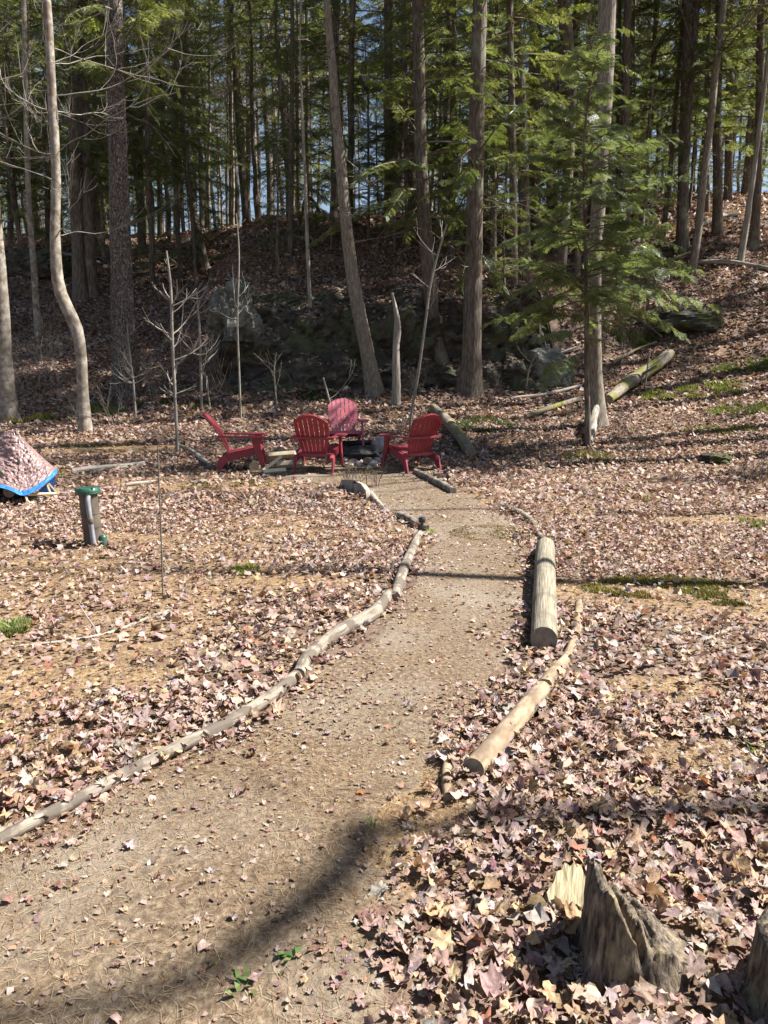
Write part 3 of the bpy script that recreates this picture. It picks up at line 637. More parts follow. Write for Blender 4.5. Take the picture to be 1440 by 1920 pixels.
# ------------------------------------------------------------------ bare branches
def bare(b, p, d, L, r, depth, rs, curl=0.3, m=0, kids=3, sides=4):
    n = max(4, int(L / 0.16)); n = min(n, 14); P = [np.array(p, float)]; d = np.array(d, float); d /= np.linalg.norm(d)
    for i in range(n):
        P.append(P[-1] + d * L / n); d = d + np.array([rs.normal(0, .12), rs.normal(0, .12), rs.normal(0, .1) + curl / n]); d /= np.linalg.norm(d)
    P = np.array(P); b.tube(P, np.linspace(r, r * 0.45, len(P)), sides, m=m, cap=False)
    if depth > 0:
        for j in range(kids):
            f = rs.uniform(0.25, 0.95); i = int(f * n); tg = P[min(i + 1, n)] - P[i]; tg /= np.linalg.norm(tg) + 1e-9
            dd = tg + rs.normal(0, 0.6, 3) + np.array([0, 0, 0.15]); bare(b, P[i], dd, L * rs.uniform(0.35, 0.6), r * 0.55, depth - 1, rs, curl * 1.3, m, kids, max(3, sides - 1))

# ------------------------------------------------------------------ trees
def trunk_path(px, H, jitter=0.0):
    base = at(px[0][0], px[0][1]); Y = base[1]; pts = []; rad = []
    for (x, y, w_) in px:
        p = pt(x, y, Y); pts.append(p); rad.append(w_ / 2 * mpp(p))
    pts = np.array(pts); rad = np.array(rad); base_z = zg(pts[0][0], pts[0][1]); pts[0][2] = base_z
    pts = np.concatenate([[pts[0] - np.array([0, 0, 0.25])], pts]); rad = np.concatenate([[rad[0]], rad])
    top = pts[-1]; d = pts[-1] - pts[-2]; d = d / np.linalg.norm(d) * 0.5 + np.array([0, 0, 0.5])
    left = H - (top[2] - base_z)
    if left > 0.5:
        pts = np.concatenate([pts, [top + d * left * 0.5, top + d * left + np.array([0.1, 0, 0])]]); rad = np.concatenate([rad, [rad[-1] * 0.7, 0.03]])
    A = spline(np.concatenate([pts, rad[:, None]], 1), step=0.28)
    return A[:, :3], np.maximum(A[:, 3], 0.008), base_z

def tree(px, H, bark, label, kind='hemlock_tree', cat='tree', crown=None, cz=None, crs=1.0, limbs=14, lh=(1.5, 9), ll=(0.4, 1.8), group=None, seed=0, sides=14, lobes=0.35, limb_mat='twig', rough=0.09, bare_limbs=0, bl=(2.0, 0.02), bl_h=None, droop=-0.25):
    P, r, bz = trunk_path(px, H); base = np.array([P[0][0], P[0][1], bz]); rs = np.random.default_rng(1000 + seed)
    root = empty(kind, base, 0, label, cat, group); Q = P - base
    b = MB(); b.tube(Q, r, sides, m=0, rough=rough, seed=seed, lobes=lobes, cap=True)
    def at_h(h): i = int(np.argmin(np.abs(Q[:, 2] - h))); return Q[i], r[i]
    for k in range(limbs):
        h = rs.uniform(*lh); p, rr = at_h(h); az = rs.uniform(0, 6.28); L = rs.uniform(*ll)
        bare(b, p, (math.cos(az), math.sin(az), rs.uniform(-0.35, 0.25)), L, min(rr * 0.35, 0.006 + 0.007 * L), 1 if L > 0.8 else 0, rs, droop, 1, 3, 3)
    b.build('trunk', [M[bark], M[limb_mat]], root)
    for k in range(bare_limbs):
        h = rs.uniform(*bl_h); p, rr = at_h(h); az = rs.uniform(0, 6.28); bb = MB()
        bare(bb, (0, 0, 0), (math.cos(az), math.sin(az), rs.uniform(0.0, 0.6)), bl[0] * rs.uniform(.6, 1.3), bl[1] * rs.uniform(.6, 1.2), 2, rs, 0.5, 0, 4, 4)
        o = bb.build('limb', M[limb_mat], root); o.location = tuple(float(x) for x in p)
    if crown is not None:
        o = bpy.data.objects.new('crown', crown); COL.objects.link(o); o.parent = root
        p, _ = at_h(cz if cz else 7.0); o.location = (float(p[0]), float(p[1]), 0); o.rotation_euler = (0, 0, rs.uniform(0, 6.28)); o.scale = (crs, crs, 1)
    return root

tree([(18, 788, 36), (10, 690, 28), (6, 600, 24), (0, 500, 20), (-10, 380, 18), (-20, 200, 17)], 14, 'beech_bark', 'pale mottled trunk cut by the picture edge beyond the tarp', 'beech_tree', limbs=2, seed=1, bare_limbs=3, bl=(2.2, .02), bl_h=(5, 9), limb_mat='pale_twig')
tree([(160, 810, 26), (155, 730, 20), (151, 660, 21), (143, 615, 22), (122, 570, 23), (108, 525, 21), (103, 440, 19), (105, 340, 17), (101, 240, 17), (96, 150, 16), (92, 60, 15), (88, 0, 14)], 15, 'beech_bark',
     'pale crooked tree with a sharp bend low in its trunk', 'crooked_tree', limbs=0, seed=2, bare_limbs=20, bl=(2.5, .013), bl_h=(3.6, 9.5), limb_mat='pale_twig', lobes=0.25)
tree([(72, 628, 14), (66, 540, 12), (61, 470, 11), (54, 380, 10), (50, 250, 10), (47, 120, 9), (44, 0, 9)], 15, 'beech_bark', 'thin whitish trunk rising between the crooked tree and the edge tree', 'birch_tree', limbs=0, seed=3, bare_limbs=10, bl=(2.4, .012), bl_h=(4, 9), limb_mat='pale_twig', lobes=0.2)
tree([(238, 742, 52), (234, 680, 46), (231, 600, 43), (227, 480, 39), (224, 380, 37), (220, 250, 33), (217, 120, 30), (214, 0, 28)], 20, 'pine_bark', 'thick straight pine with dark flaky bark', 'pine_tree', limbs=3, lh=(4, 9), seed=4, sides=22, rough=0.1, lobes=0.2, crown=CROWN[3], cz=9)
tree([(152, 562, 30), (147, 490, 23), (144, 420, 21), (141, 330, 20), (138, 200, 18), (136, 0, 16)], 17, 'bark', 'reddish barked hemlock with flared roots behind the crooked tree', seed=5, crown=CROWN[0], limbs=10, lobes=0.6)
tree([(208, 420, 15), (200, 367, 14), (184, 265, 13), (160, 190, 13), (147, 140, 12), (132, 0, 11)], 14, 'ash_bark', 'grey leaning trunk passing behind the thick pine', 'leaning_tree', seed=6, limbs=4, crown=CROWN[2], crs=0.8)
tree([(386, 506, 15), (377, 460, 14), (363, 400, 14), (353, 330, 14), (346, 250, 14), (343, 180, 13), (347, 100, 13), (353, 0, 12)], 15, 'bark', 'slender hemlock leaning out from the crest with a curved foot', seed=7, crown=CROWN[2], crs=0.9, limbs=12)
tree([(702, 738, 36), (690, 670, 28), (670, 570, 26), (656, 480, 24), (646, 390, 22), (639, 310, 20), (629, 210, 18), (622, 110, 16), (613, 0, 13)], 16, 'ash_bark', 'leaning trunk with torn bark at its foot behind the chairs', 'leaning_tree', seed=8, limbs=20, lh=(2.5, 9))
tree([(836, 716, 40), (822, 660, 29), (810, 580, 27), (803, 500, 27), (797, 430, 26), (792, 350, 24), (788, 250, 23), (785, 100, 22), (783, 0, 21)], 17, 'bark', 'brown hemlock trunk curving to the ground beside the broken snag', seed=9, limbs=18, lh=(2.5, 9), crown=CROWN_NEAR[1], lobes=0.5)
tree([(880, 738, 50), (884, 670, 38), (886, 580, 34), (888, 480, 32), (890, 370, 31), (893, 250, 30), (897, 100, 28), (900, 0, 27)], 19, 'bark', 'thickest hemlock trunk in the dark middle of the wood', seed=10, limbs=18, lh=(2.5, 9), crs=.82, crown=CROWN_NEAR[0], lobes=0.5, sides=18)
tree([(1119, 798, 40), (1117, 720, 27), (1114, 620, 25), (1115, 500, 25), (1122, 380, 26), (1130, 240, 28), (1136, 120, 31), (1139, 0, 33)], 18, 'ash_bark', 'grey sunlit trunk standing clear of the slope with a young hemlock against it', 'ash_tree', seed=11, limbs=4, lh=(4, 9), lobes=0.7, sides=18, bare_limbs=4, bl=(3, .03), bl_h=(9, 15))
tree([(965, 606, 17), (964, 500, 14), (962, 350, 14), (959, 180, 13), (956, 0, 12)], 16, 'bark', 'narrow dark trunk just beyond the thickest hemlock', seed=12, limbs=14, crown=CROWN[0])
tree([(984, 520, 24), (983, 400, 21), (979, 250, 20), (973, 100, 18), (968, 0, 17)], 18, 'bark', 'dark upright hemlock left of the young fir-like sapling', seed=13, limbs=16, crown=CROWN[1])
tree([(1050, 530, 20), (1058, 420, 18), (1066, 300, 20), (1070, 180, 22), (1064, 80, 24), (1058, 0, 24)], 18, 'bark', 'dark trunk hidden behind the young hemlock and leaning at the top', seed=14, limbs=14, crown=CROWN[2])
tree([(1279, 470, 26), (1280, 400, 21), (1283, 280, 20), (1287, 140, 18), (1291, 0, 17)], 17, 'bark', 'straight dark hemlock trunk on the sunlit slope', seed=15, limbs=14, crown=CROWN[1], lobes=0.3)
tree([(1240, 462, 11), (1247, 410, 10), (1256, 330, 9), (1265, 230, 8), (1275, 100, 7)], 12, 'bark', 'thin tilted trunk next to the straight one on the sunlit slope', seed=16, limbs=8, crown=CROWN[2], crs=0.7)
tree([(1388, 490, 13), (1398, 430, 11), (1408, 360, 10), (1420, 270, 9), (1432, 180, 8)], 11, 'dead_wood', 'pale leaning dead trunk near the top of the sunlit slope', 'dead_tree', seed=17, limbs=6, limb_mat='pale_twig')
tree([(1412, 466, 20), (1418, 400, 16), (1421, 320, 15), (1424, 200, 14), (1428, 0, 13)], 15, 'bark', 'brown forked hemlock beside the pale leaning dead trunk', seed=18, limbs=12, crown=CROWN[0])
tree([(1365, 378, 16), (1366, 300, 14), (1368, 150, 13), (1370, 0, 12)], 15, 'bark', 'dark upright trunk on the skyline of the sunlit slope', seed=19, limbs=12, crown=CROWN[1])
tree([(588, 702, 9), (584, 620, 8), (580, 540, 7), (576, 450, 7), (572, 330, 6), (566, 200, 5)], 9, 'dead_wood', 'thin bare pole of a tree in front of the ledge', 'dead_tree', seed=20, limbs=9, lh=(1, 7), ll=(.3, 1.0), lobes=0.2)
# broken snag
def snag():
    px = [(744, 757, 17), (743, 700, 15), (742, 650, 14), (745, 610, 12), (741, 575, 8), (735, 548, 4)]
    base = at(744, 757); P = np.array([pt(x, y, base[1]) for x, y, _ in px]); P[0] = base - np.array([0, 0, .1]); r = np.array([w_ / 2 * mpp(base) for _, _, w_ in px])
    A = spline(np.concatenate([P - base, r[:, None]], 1), step=0.1); b = MB(); b.tube(A[:, :3], A[:, 3], 12, rough=0.3, seed=4, lobes=0.3)
    o = b.build('snag', M['dead_wood']); o.location = tuple(float(x) for x in base); tag(o, 'pale broken snag with a splintered tip in front of the ledge', 'dead tree')
snag()

# the young hemlock against the grey trunk
def young_hemlock(px, name_label, crown, H, seed, path):
    P, r, bz = trunk_path(path, H); base = np.array([P[0][0], P[0][1], bz]); root = empty('young_hemlock', base, 0, name_label, 'tree')
    b = MB(); b.tube(P - base, r, 8, rough=0.1, seed=seed); b.build('trunk', M['bark'], root)
    o = bpy.data.objects.new('crown', crown); COL.objects.link(o); o.parent = root; i = int(np.argmin(np.abs(P[:, 2] - bz - 4))); o.location = (float(P[i][0] - base[0]), float(P[i][1] - base[1]), 0)
    return root
sap = crown_mesh('crown', 2.1, 7.0, 2.15, 116, 31, near=True, mat='hemlock_light', sparse=1.1, size=1.2)
young_hemlock(None, 'young light green hemlock growing against the grey trunk', sap, 6.1, 3, [(1103, 838, 12), (1100, 700, 10), (1100, 600, 9), (1099, 500, 8), (1095, 350, 6)])
sap2 = crown_mesh('crown', 0.9, 5.2, 1.7, 40, 32)
young_hemlock(None, 'low dark young hemlock in the shade above the pale rock slab', sap2, 5.2, 4, [(520, 520, 7), (520, 450, 6), (521, 380, 4)])
young_hemlock(None, 'dark young hemlock between the thickest trunk and the grey boulder', sap2, 5.0, 5, [(950, 690, 6), (948, 600, 5), (945, 500, 4)])
young_hemlock(None, 'young hemlock with low branches near the mossy boulder', CROWN_SMALL, 6.0, 6, [(1215, 600, 7), (1214, 500, 6), (1212, 380, 4)])

def mid_hemlock(path, label, H, seed, crs=1.0):
    P, r, bz = trunk_path(path, H); base = np.array([P[0][0], P[0][1], bz]); root = empty('hemlock_tree', base, 0, label, 'tree'); rs = np.random.default_rng(seed)
    b = MB(); b.tube(P - base, r, 9, rough=0.1, seed=seed, lobes=.2); b.build('trunk', M['bark'], root)
    o = bpy.data.objects.new('crown', CROWN_MID); COL.objects.link(o); o.parent = root; o.rotation_euler = (0, 0, seed * 1.3); o.scale = (crs, crs, 1)
mid_hemlock([(545, 470, 11), (546, 300, 10), (548, 100, 8)], 'middling dark hemlock on the shaded knoll left of the leaning trunk', 11, 1)
mid_hemlock([(765, 470, 12), (762, 300, 10), (758, 100, 9)], 'middling dark hemlock on the ledge top left of the curving trunk', 11, 2, .95)
mid_hemlock([(845, 470, 12), (846, 300, 10), (850, 100, 9)], 'middling dark hemlock between the curving trunk and the thickest one', 11, 3, .95)
mid_hemlock([(925, 520, 12), (926, 300, 11), (930, 100, 9)], 'middling dark hemlock right of the thickest trunk', 11.5, 4)
mid_hemlock([(300, 445, 11), (299, 300, 9), (296, 100, 8)], 'middling dark hemlock on the bank right of the thick pine', 10.5, 5, .8)
mid_hemlock([(90, 470, 12), (88, 300, 10), (84, 100, 9)], 'middling dark hemlock behind the crooked tree', 11, 6, .9)
def high_hemlock(px, py, label, seed, H=19, w_=20):
    t = tree([(px, py, w_), (px + 1, py - 120, w_ * .85), (px, py - 260, w_ * .78)], H, 'bark', label, seed=seed, limbs=16, lh=(2, 9), crown=CROWN_HIGH)
high_hemlock(1172, 500, 'straight hemlock with a bare lower trunk upslope of the young hemlock', 71)
high_hemlock(1345, 440, 'straight hemlock with a bare lower trunk right of the tilted thin one', 72)
high_hemlock(728, 440, 'dark bare-stemmed hemlock on the ledge top right of the leaning trunk', 73)
high_hemlock(1005, 470, 'dark bare-stemmed hemlock between the upright one and the young hemlock', 75)
mid_hemlock([(20, 470, 12), (18, 300, 10), (14, 100, 9)], 'middling dark hemlock between the edge trunk and the birch', 11, 7, 1.0)
mid_hemlock([(265, 470, 11), (264, 300, 9), (262, 100, 8)], 'middling dark hemlock just right of the thick pine', 11, 9, .9)
mid_hemlock([(1160, 460, 11), (1160, 300, 10), (1160, 100, 9)], 'middling dark hemlock behind the grey sunlit trunk', 11, 12, .9)
mid_hemlock([(1325, 400, 11), (1326, 300, 10), (1328, 100, 9)], 'middling dark hemlock at the top of the sunlit slope', 11, 13, .9)
mid_hemlock([(1080, 480, 11), (1080, 300, 10), (1080, 100, 9)], 'middling dark hemlock behind the young light green one', 11, 14, .9)
# ---- wood beyond: individual trees copied from a few
def proto_tree(name, H, r0, bark, crown, seed, limbs, bare_l=0, lm='twig'):
    rs = np.random.default_rng(seed); n = int(H / 0.6); z = np.linspace(-0.2, H, n); x = np.cumsum(rs.normal(0, 0.02, n)); y = np.cumsum(rs.normal(0, 0.02, n))
    P = np.stack([x - x[0], y - y[0], z], -1); r = r0 * (1 - np.clip(z / H, 0, 1)) ** 0.6 + 0.012
    b = MB(); b.tube(P, r, 8, rough=0.08, seed=seed, lobes=0.25)
    for k in range(limbs):
        h = rs.uniform(0.08, 0.6) * H; i = int(h / H * (n - 1)); az = rs.uniform(0, 6.28); L = rs.uniform(0.4, 1.8)
        bare(b, P[i], (math.cos(az), math.sin(az), rs.uniform(-.3, .3)), L, 0.006 + 0.006 * L, 1 if L > .8 else 0, rs, -0.2, 1, 3, 3)
    for k in range(bare_l):
        h = rs.uniform(0.35, 0.98) * H; i = int(h / H * (n - 1)); az = rs.uniform(0, 6.28); L = rs.uniform(1.2, 3.2) * (1.15 - h / H * 0.6)
        bare(b, P[i], (math.cos(az), math.sin(az), rs.uniform(.2, 1.0)), L, 0.01 + 0.008 * L, 2, rs, 0.4, 1, 4, 3)
    return b.mesh('trunk', [M[bark], M[lm]], True), crown
PROTO = [proto_tree('a', 17, .13, 'bark', CROWN[0], 201, 44), proto_tree('b', 19, .17, 'bark', CROWN[1], 202, 44), proto_tree('c', 15, .09, 'bark', CROWN[2], 203, 40), proto_tree('d', 18, .15, 'bark', CROWN[3], 204, 50),
         proto_tree('e', 15, .10, 'ash_bark', None, 205, 4, 22, 'twig'), proto_tree('f', 12, .06, 'beech_bark', None, 206, 2, 18, 'pale_twig'),
         proto_tree('g', 7.4, .05, 'bark', CROWN_LOW[0], 207, 3), proto_tree('h', 5.4, .04, 'bark', CROWN_LOW[1], 208, 2)]
LAB = {0: ('hemlock_tree', 'dark hemlock among the many trunks far back in the wood', 'hemlocks far back in the wood'), 4: ('bare_tree', 'leafless grey tree among the trunks far back in the wood', 'leafless trees far back in the wood'),
       5: ('bare_sapling', 'thin pale leafless sapling far back in the wood', 'pale saplings far back in the wood'), 6: ('young_hemlock', '', ''), 7: ('young_hemlock', '', '')}
SECT = ((-900, 120, 'left of the crooked tree'), (120, 330, 'near the thick pine'), (330, 560, 'above the shaded knoll'), (560, 800, 'behind the ledge'), (800, 1010, 'behind the thickest hemlock'), (1010, 1230, 'behind the young hemlock'), (1230, 3000, 'beyond the sunlit slope'))
KIND_WORDS = {0: 'dark hemlock with a straight trunk', 1: 'big dark hemlock with a thick trunk', 2: 'slender dark hemlock', 3: 'high crowned hemlock', 4: 'leafless grey tree', 5: 'thin pale leafless sapling', 6: 'low bushy young hemlock', 7: 'small low young hemlock'}
def far_label(k, x, y):
    px = 720 + x / y * F / math.cos(PITCH); w_ = next(t for a, b_, t in SECT if a <= px < b_)
    return KIND_WORDS[k] + (' just over the crest ' if y < 33 else ' midway back ' if y < 55 else ' far back ') + w_
def far_tree(k, x, y, sc=1.0, lab=None):
    me, cr = PROTO[k]; kind, label, group = LAB[0 if k < 4 else k]; label = far_label(k, x, y); group = label.split(' just')[0].split(' midway')[0].split(' deepest')[0].replace('with a', 'with')+'s in the wood' if False else label
    if lab: label, group = lab
    root = empty(kind, (x, y, zg(x, y)), random.uniform(0, 6.28), label, 'tree', group); root.scale = (sc, sc, sc)
    root.rotation_euler = (random.gauss(0, .025), random.gauss(0, .025), random.uniform(0, 6.28))
    o = bpy.data.objects.new('trunk', me); COL.objects.link(o); o.parent = root
    if cr: c = bpy.data.objects.new('crown', cr); COL.objects.link(c); c.parent = root; c.rotation_euler = (0, 0, random.uniform(0, 6.28))
placed = []
def try_place(k, x, y, dmin, sc=1.0, lab=None):
    if any((x - a) ** 2 + (y - b_) ** 2 < dmin * dmin for a, b_ in placed): return False
    placed.append((x, y)); far_tree(k, x, y, sc, lab); return True
n = 0
while n < 92:
    y = 24 + 40 * random.random() ** 0.9; x = random.uniform(-0.62, 0.62) * y; px = 720 + x / y * F / math.cos(PITCH)
    if 24 < y < 30 and 330 < px < 560: continue
    k = random.choices([0, 1, 2, 3, 4, 5], [3.5, 3, 3.5, 3, 2.2, 2.2])[0]
    if try_place(k, x, y, 1.2, random.uniform(0.85, 1.2)): n += 1
n = 0
while n < 14:                                # the far side of the wood
    y = random.uniform(62, 100); x = random.uniform(-0.6, 0.6) * y
    if try_place(random.choices([0, 1, 3, 4, 5], [3, 3, 3, 3, 1])[0], x, y, 2.0, random.uniform(0.9, 1.25)): n += 1

n = 0
while n < 24:                                # young hemlocks under the big ones
    y = random.uniform(25, 62); x = random.uniform(-0.6, 0.62) * y; px = 720 + x / y * F / math.cos(PITCH)
    if 380 < px < 545 or (px > 1230 and y < 38): continue
    if try_place(random.choice([6, 7]), x, y, 1.1, random.uniform(0.8, 1.3)): n += 1
for (px, py, k, sc) in ((620, 470, 7, .8), (690, 455, 6, .8), (740, 470, 7, .9), (845, 480, 6, .8), (560, 430, 6, .8), (930, 470, 7, 1.0), (1010, 455, 6, .9), (40, 480, 6, 1.0), (100, 465, 7, 1.1), (185, 455, 6, .9), (1170, 450, 6, .8), (300, 440, 7, .9)):
    p = at(px, py); try_place(k, p[0], p[1], 0.4, sc)
for (lo, hi, n_) in ((-20, 395, 19), (560, 1000, 4), (1000, 1440, 11)):     # the thickest of the green stands just over the crest
    n = 0
    while n < n_:
        y = random.uniform(26, 44); px = random.uniform(lo, hi); x = (px - 720) / F * y * math.cos(PITCH)
        if try_place(random.choice([0, 2, 2, 1, 6]), x, y, 1.0, random.uniform(.85, 1.15)): n += 1
n = 0
while n < 16:                                # tall crowns high over the gap above the knoll
    y = random.uniform(34, 62); px = random.uniform(375, 600); x = (px - 720) / F * y * math.cos(PITCH)
    if try_place(random.choice([3, 3, 4]), x, y, .9, random.uniform(.9, 1.15)): n += 1
n = 0
while n < 34:                                # young growth that closes the view low between the far trunks
    y = random.uniform(40, 72); px = random.choice([random.uniform(-10, 350), random.uniform(640, 1440)]); x = (px - 720) / F * y * math.cos(PITCH)
    if try_place(random.choice([6, 6, 7]), x, y, .9, random.uniform(.9, 1.4)): n += 1
n = 0
while n < 46:                                # pale bare stems that let the sky through
    y = random.uniform(28, 58); x = random.uniform(-0.58, 0.6) * y
    if try_place(5, x, y, .7, random.uniform(.9, 1.5)): n += 1
# ---- trees at the clearing's right, whose shadows fall across the ground
OUT = ('unseen tree outside the picture that throws its shadow over the leaves', 'shadow throwing trees outside the picture')
for (x, y, k, sc) in ((11.5, 18.3, 4, 1.7), (10.0, 14.6, 4, 1.5), (8.4, 12.6, 4, 1.5), (9.2, 13.6, 4, 1.3), (13.5, 19.8, 3, 1.0), (16.5, 22.5, 1, 1.0), (18, 18.0, 4, 1.6), (8.3, 11.35, 7, 1.0)):  # unseen leafless trees and a few hemlocks, added for the shade they cast
    try_place(k, x, y, 0.5, sc, OUT)
def shadow_tree(P, r, label, branches=()):
    base = np.array([P[0][0], P[0][1], zg(P[0][0], P[0][1])]); root = empty('bare_tree', base, 0, label, 'tree')
    A = spline(np.array(P), step=0.4) - base; b = MB(); b.tube(A, np.linspace(r, r * .35, len(A)), 10, rough=.1, seed=3); b.build('trunk', M['ash_bark'], root)
    for (Q, r1) in branches:
        A = spline(np.array(Q), step=0.3) - base; b = MB(); b.tube(A, np.linspace(r1, r1 * .5, len(A)), 8, rough=.1, seed=5); b.build('limb', M['ash_bark'], root)
def up_sun(g, h):                           # the point at height h whose shadow falls on g
    return np.array(g) + SUN * (h / SUN[2])
g1, g2 = at(1440, 1086), at(250, 1068)
shadow_tree([(7.6, 6.05, -.2), tuple(up_sun((3.1, 5.5, 0), 5.3)), tuple(up_sun((0.3, 5.75, 0), 9.0)), tuple(up_sun((-3.2, 5.9, 0), 13.5))], 0.12, 'leaning leafless tree outside the picture shading the path')
shadow_tree([(9.0, 9.6, -.2), tuple(up_sun((3.5, 8.3, 0), 6.5)), tuple(up_sun((0.6, 8.6, 0), 10.0)), tuple(up_sun((-2, 8.9, 0), 13))], 0.07, 'slim leafless tree outside the picture beyond the leaning one')

hs = [(at(690, 1560), 11.6), (at(640, 1640), 12), (at(560, 1705), 12.4), (at(470, 1775), 12.8), (at(340, 1850), 13), (at(150, 1905), 13.2), (at(-200, 1930), 13.2)]
lp_ = [tuple(up_sun(g, h)) for g, h in hs]
shadow_tree([(12.6, 3.9, -.2), (12.2, 3.8, 3), (11.5, 3.75, 6.5), (10.6, 3.7, 10.2), lp_[0]], 0.14, 'leafless tree outside the picture with a crooked limb shading the near path', [(lp_, .085)])
# ------------------------------------------------------------------ saplings and shrubs without leaves
def sapling(px, label, kids, seed, mat='pale_twig', kind='sapling', group=None, klen=(.35, .9), cat='sapling', curl=.5, depth=1, lo=0.3):
    base = at(px[0][0], px[0][1]); P = np.array([pt(x, y, base[1]) for x, y, _ in px]); P[0] = base - np.array([0, 0, .05]); r = np.array([max(.0022, w_ / 2 * mpp(base)) for _, _, w_ in px])
    A = spline(np.concatenate([P - base, r[:, None]], 1), step=0.12); b = MB(); b.tube(A[:, :3], A[:, 3], 6, cap=True); rs = np.random.default_rng(seed + 400)
    for k in range(kids):
        i = int(rs.uniform(lo, .97) * (len(A) - 1)); az = rs.uniform(0, 6.28); L = rs.uniform(*klen)
        bare(b, A[i, :3], (math.cos(az), math.sin(az), rs.uniform(.2, .9)), L, max(.0018, A[i, 3] * .55), depth, rs, curl, 0, 3, 4)
    o = b.build(kind, M[mat]); o.location = tuple(float(x) for x in base); tag(o, label, cat, group); return o
sapling([(333, 850, 6), (328, 740, 6), (323, 640, 6), (320, 540, 5), (312, 470, 3)], 'tall pale bare sapling with forked twigs just left of the chairs', 16, 1)
sapling([(378, 770, 5), (376, 680, 5), (373, 600, 4), (368, 545, 3)], 'smaller bare sapling behind the tall forked one', 10, 2)
sapling([(452, 790, 4), (448, 690, 4), (445, 600, 4), (448, 480, 3), (443, 400, 2)], 'thin whip of a sapling in front of the pale rock slab', 6, 3, lo=.5)
sapling([(254, 780, 5), (250, 720, 4), (243, 660, 3), (238, 610, 2)], 'bushy bare sapling growing in front of the thick pine', 16, 4)
sapling([(768, 810, 6), (772, 770, 6), (782, 715, 6), (797, 610, 5), (806, 540, 5), (820, 480, 4), (838, 420, 3)], 'curving pale sapling rising behind the right-hand chair', 5, 5, lo=.45)
sapling([(622, 765, 5), (612, 730, 4), (606, 708, 3)], 'short pale stick standing behind the far chair', 1, 6)
sapling([(520, 770, 3), (514, 700, 3), (518, 660, 2)], 'wispy bare sapling in the shade between the chairs and the ledge', 5, 7)
sapling([(305, 1118, 3), (302, 1000, 3), (298, 900, 3), (296, 835, 2)], 'lone thin stalk standing in the sunny leaves', 0, 8, mat='twig', kind='stalk', cat='stalk')
sapling([(985, 735, 3), (993, 690, 3), (1010, 655, 2)], 'thin bent sapling in front of the grey green boulder', 3, 9)
sapling([(1208, 730, 4), (1214, 690, 3), (1218, 660, 3)], 'short pale dead stem on the slope above the mossy log', 1, 10)
sapling([(395, 770, 3), (390, 735, 3), (388, 705, 2)], 'little whip of a sapling left of the far shade', 3, 11)
sapling([(310, 420, 4), (300, 330, 3), (305, 250, 3)], 'pale bare sapling on the crest behind the pine', 8, 12)
def shrub(px, py, hpx, n, label, seed, mat='pale_twig', spread=.35):
    base = at(px, py); H = hpx * mpp(base); b = MB(); rs = np.random.default_rng(seed + 700)
    for k in range(n):
        az = rs.uniform(0, 6.28); bare(b, (rs.normal(0, .08), rs.normal(0, .08), -.02), (math.cos(az) * spread, math.sin(az) * spread, 1), H * rs.uniform(.6, 1.1), .006, 2, rs, .1, 0, 4, 4)
    o = b.build('shrub', M[mat]); o.location = tuple(float(x) for x in base); tag(o, label, 'shrub')
shrub(60, 775, 150, 6, 'bare twiggy shrub between the edge trunk and the crooked tree', 1)
shrub(110, 745, 120, 5, 'bare twiggy shrub just left of the bent trunk', 2)
shrub(215, 800, 90, 4, 'small bare shrub right of the crooked tree foot', 3)
shrub(290, 750, 100, 5, 'low bare shrub behind the tall forked sapling', 4)
shrub(420, 740, 110, 6, 'thin bare shrub in the shade before the pale rock slab', 5, 'twig')
shrub(660, 915, 55, 5, 'dry upright weed stalks between the front chair and the board', 6, 'twig', .12)
shrub(705, 912, 50, 5, 'dry upright weed stalks at the edge of the clearing', 7, 'twig', .12)
shrub(1030, 850, 55, 4, 'dry brush left of the grey driftwood root', 8, 'twig')
shrub(1190, 870, 60, 5, 'dry brush on the leaves right of the grey trunk', 9, 'twig')
shrub(1400, 900, 60, 6, 'dry brush in the shade by the picture edge', 10, 'twig')
shrub(1090, 690, 60, 6, 'tangle of dead twigs behind the grey trunk', 11, 'twig')
shrub(590, 960, 50, 3, 'two dry pale weed stalks leaning in the leaves', 12, 'pale_twig', .5)

# ------------------------------------------------------------------ logs and sticks
for i, (x, y, h_, n_, m_, t_) in enumerate(((30, 740, 120, 7, 'pale_twig', 'dense pale brush beside the edge trunk'), (85, 700, 110, 7, 'pale_twig', 'pale brush in front of the thin birch'), (140, 790, 70, 5, 'pale_twig', 'small pale brush at the foot of the crooked tree'), (345, 700, 90, 6, 'twig', 'dark brush below the pale rock slab'),
      (500, 720, 80, 7, 'twig', 'dark brush at the left half of the ledge foot'), (560, 735, 70, 6, 'twig', 'dark brush at the middle of the ledge foot'), (640, 725, 60, 6, 'twig', 'dark brush left of the torn leaning trunk'), (775, 745, 70, 6, 'twig', 'dark brush right of the broken snag'), (930, 760, 60, 6, 'twig', 'dark brush at the foot of the thickest hemlock'),
      (1000, 700, 70, 6, 'twig', 'dark brush above the grey boulder'), (1170, 680, 90, 7, 'twig', 'dark brush uphill of the mossy log'), (1060, 800, 60, 6, 'twig', 'dark brush left of the grey trunk foot'), (1150, 830, 50, 5, 'twig', 'dark brush right of the driftwood root'), (470, 560, 70, 6, 'twig', 'dark brush hanging at the left end of the ledge'), (700, 520, 70, 7, 'twig', 'dark brush on top of the ledge'))):
    shrub(x, y, h_, n_, t_, 40 + i, m_, .5)
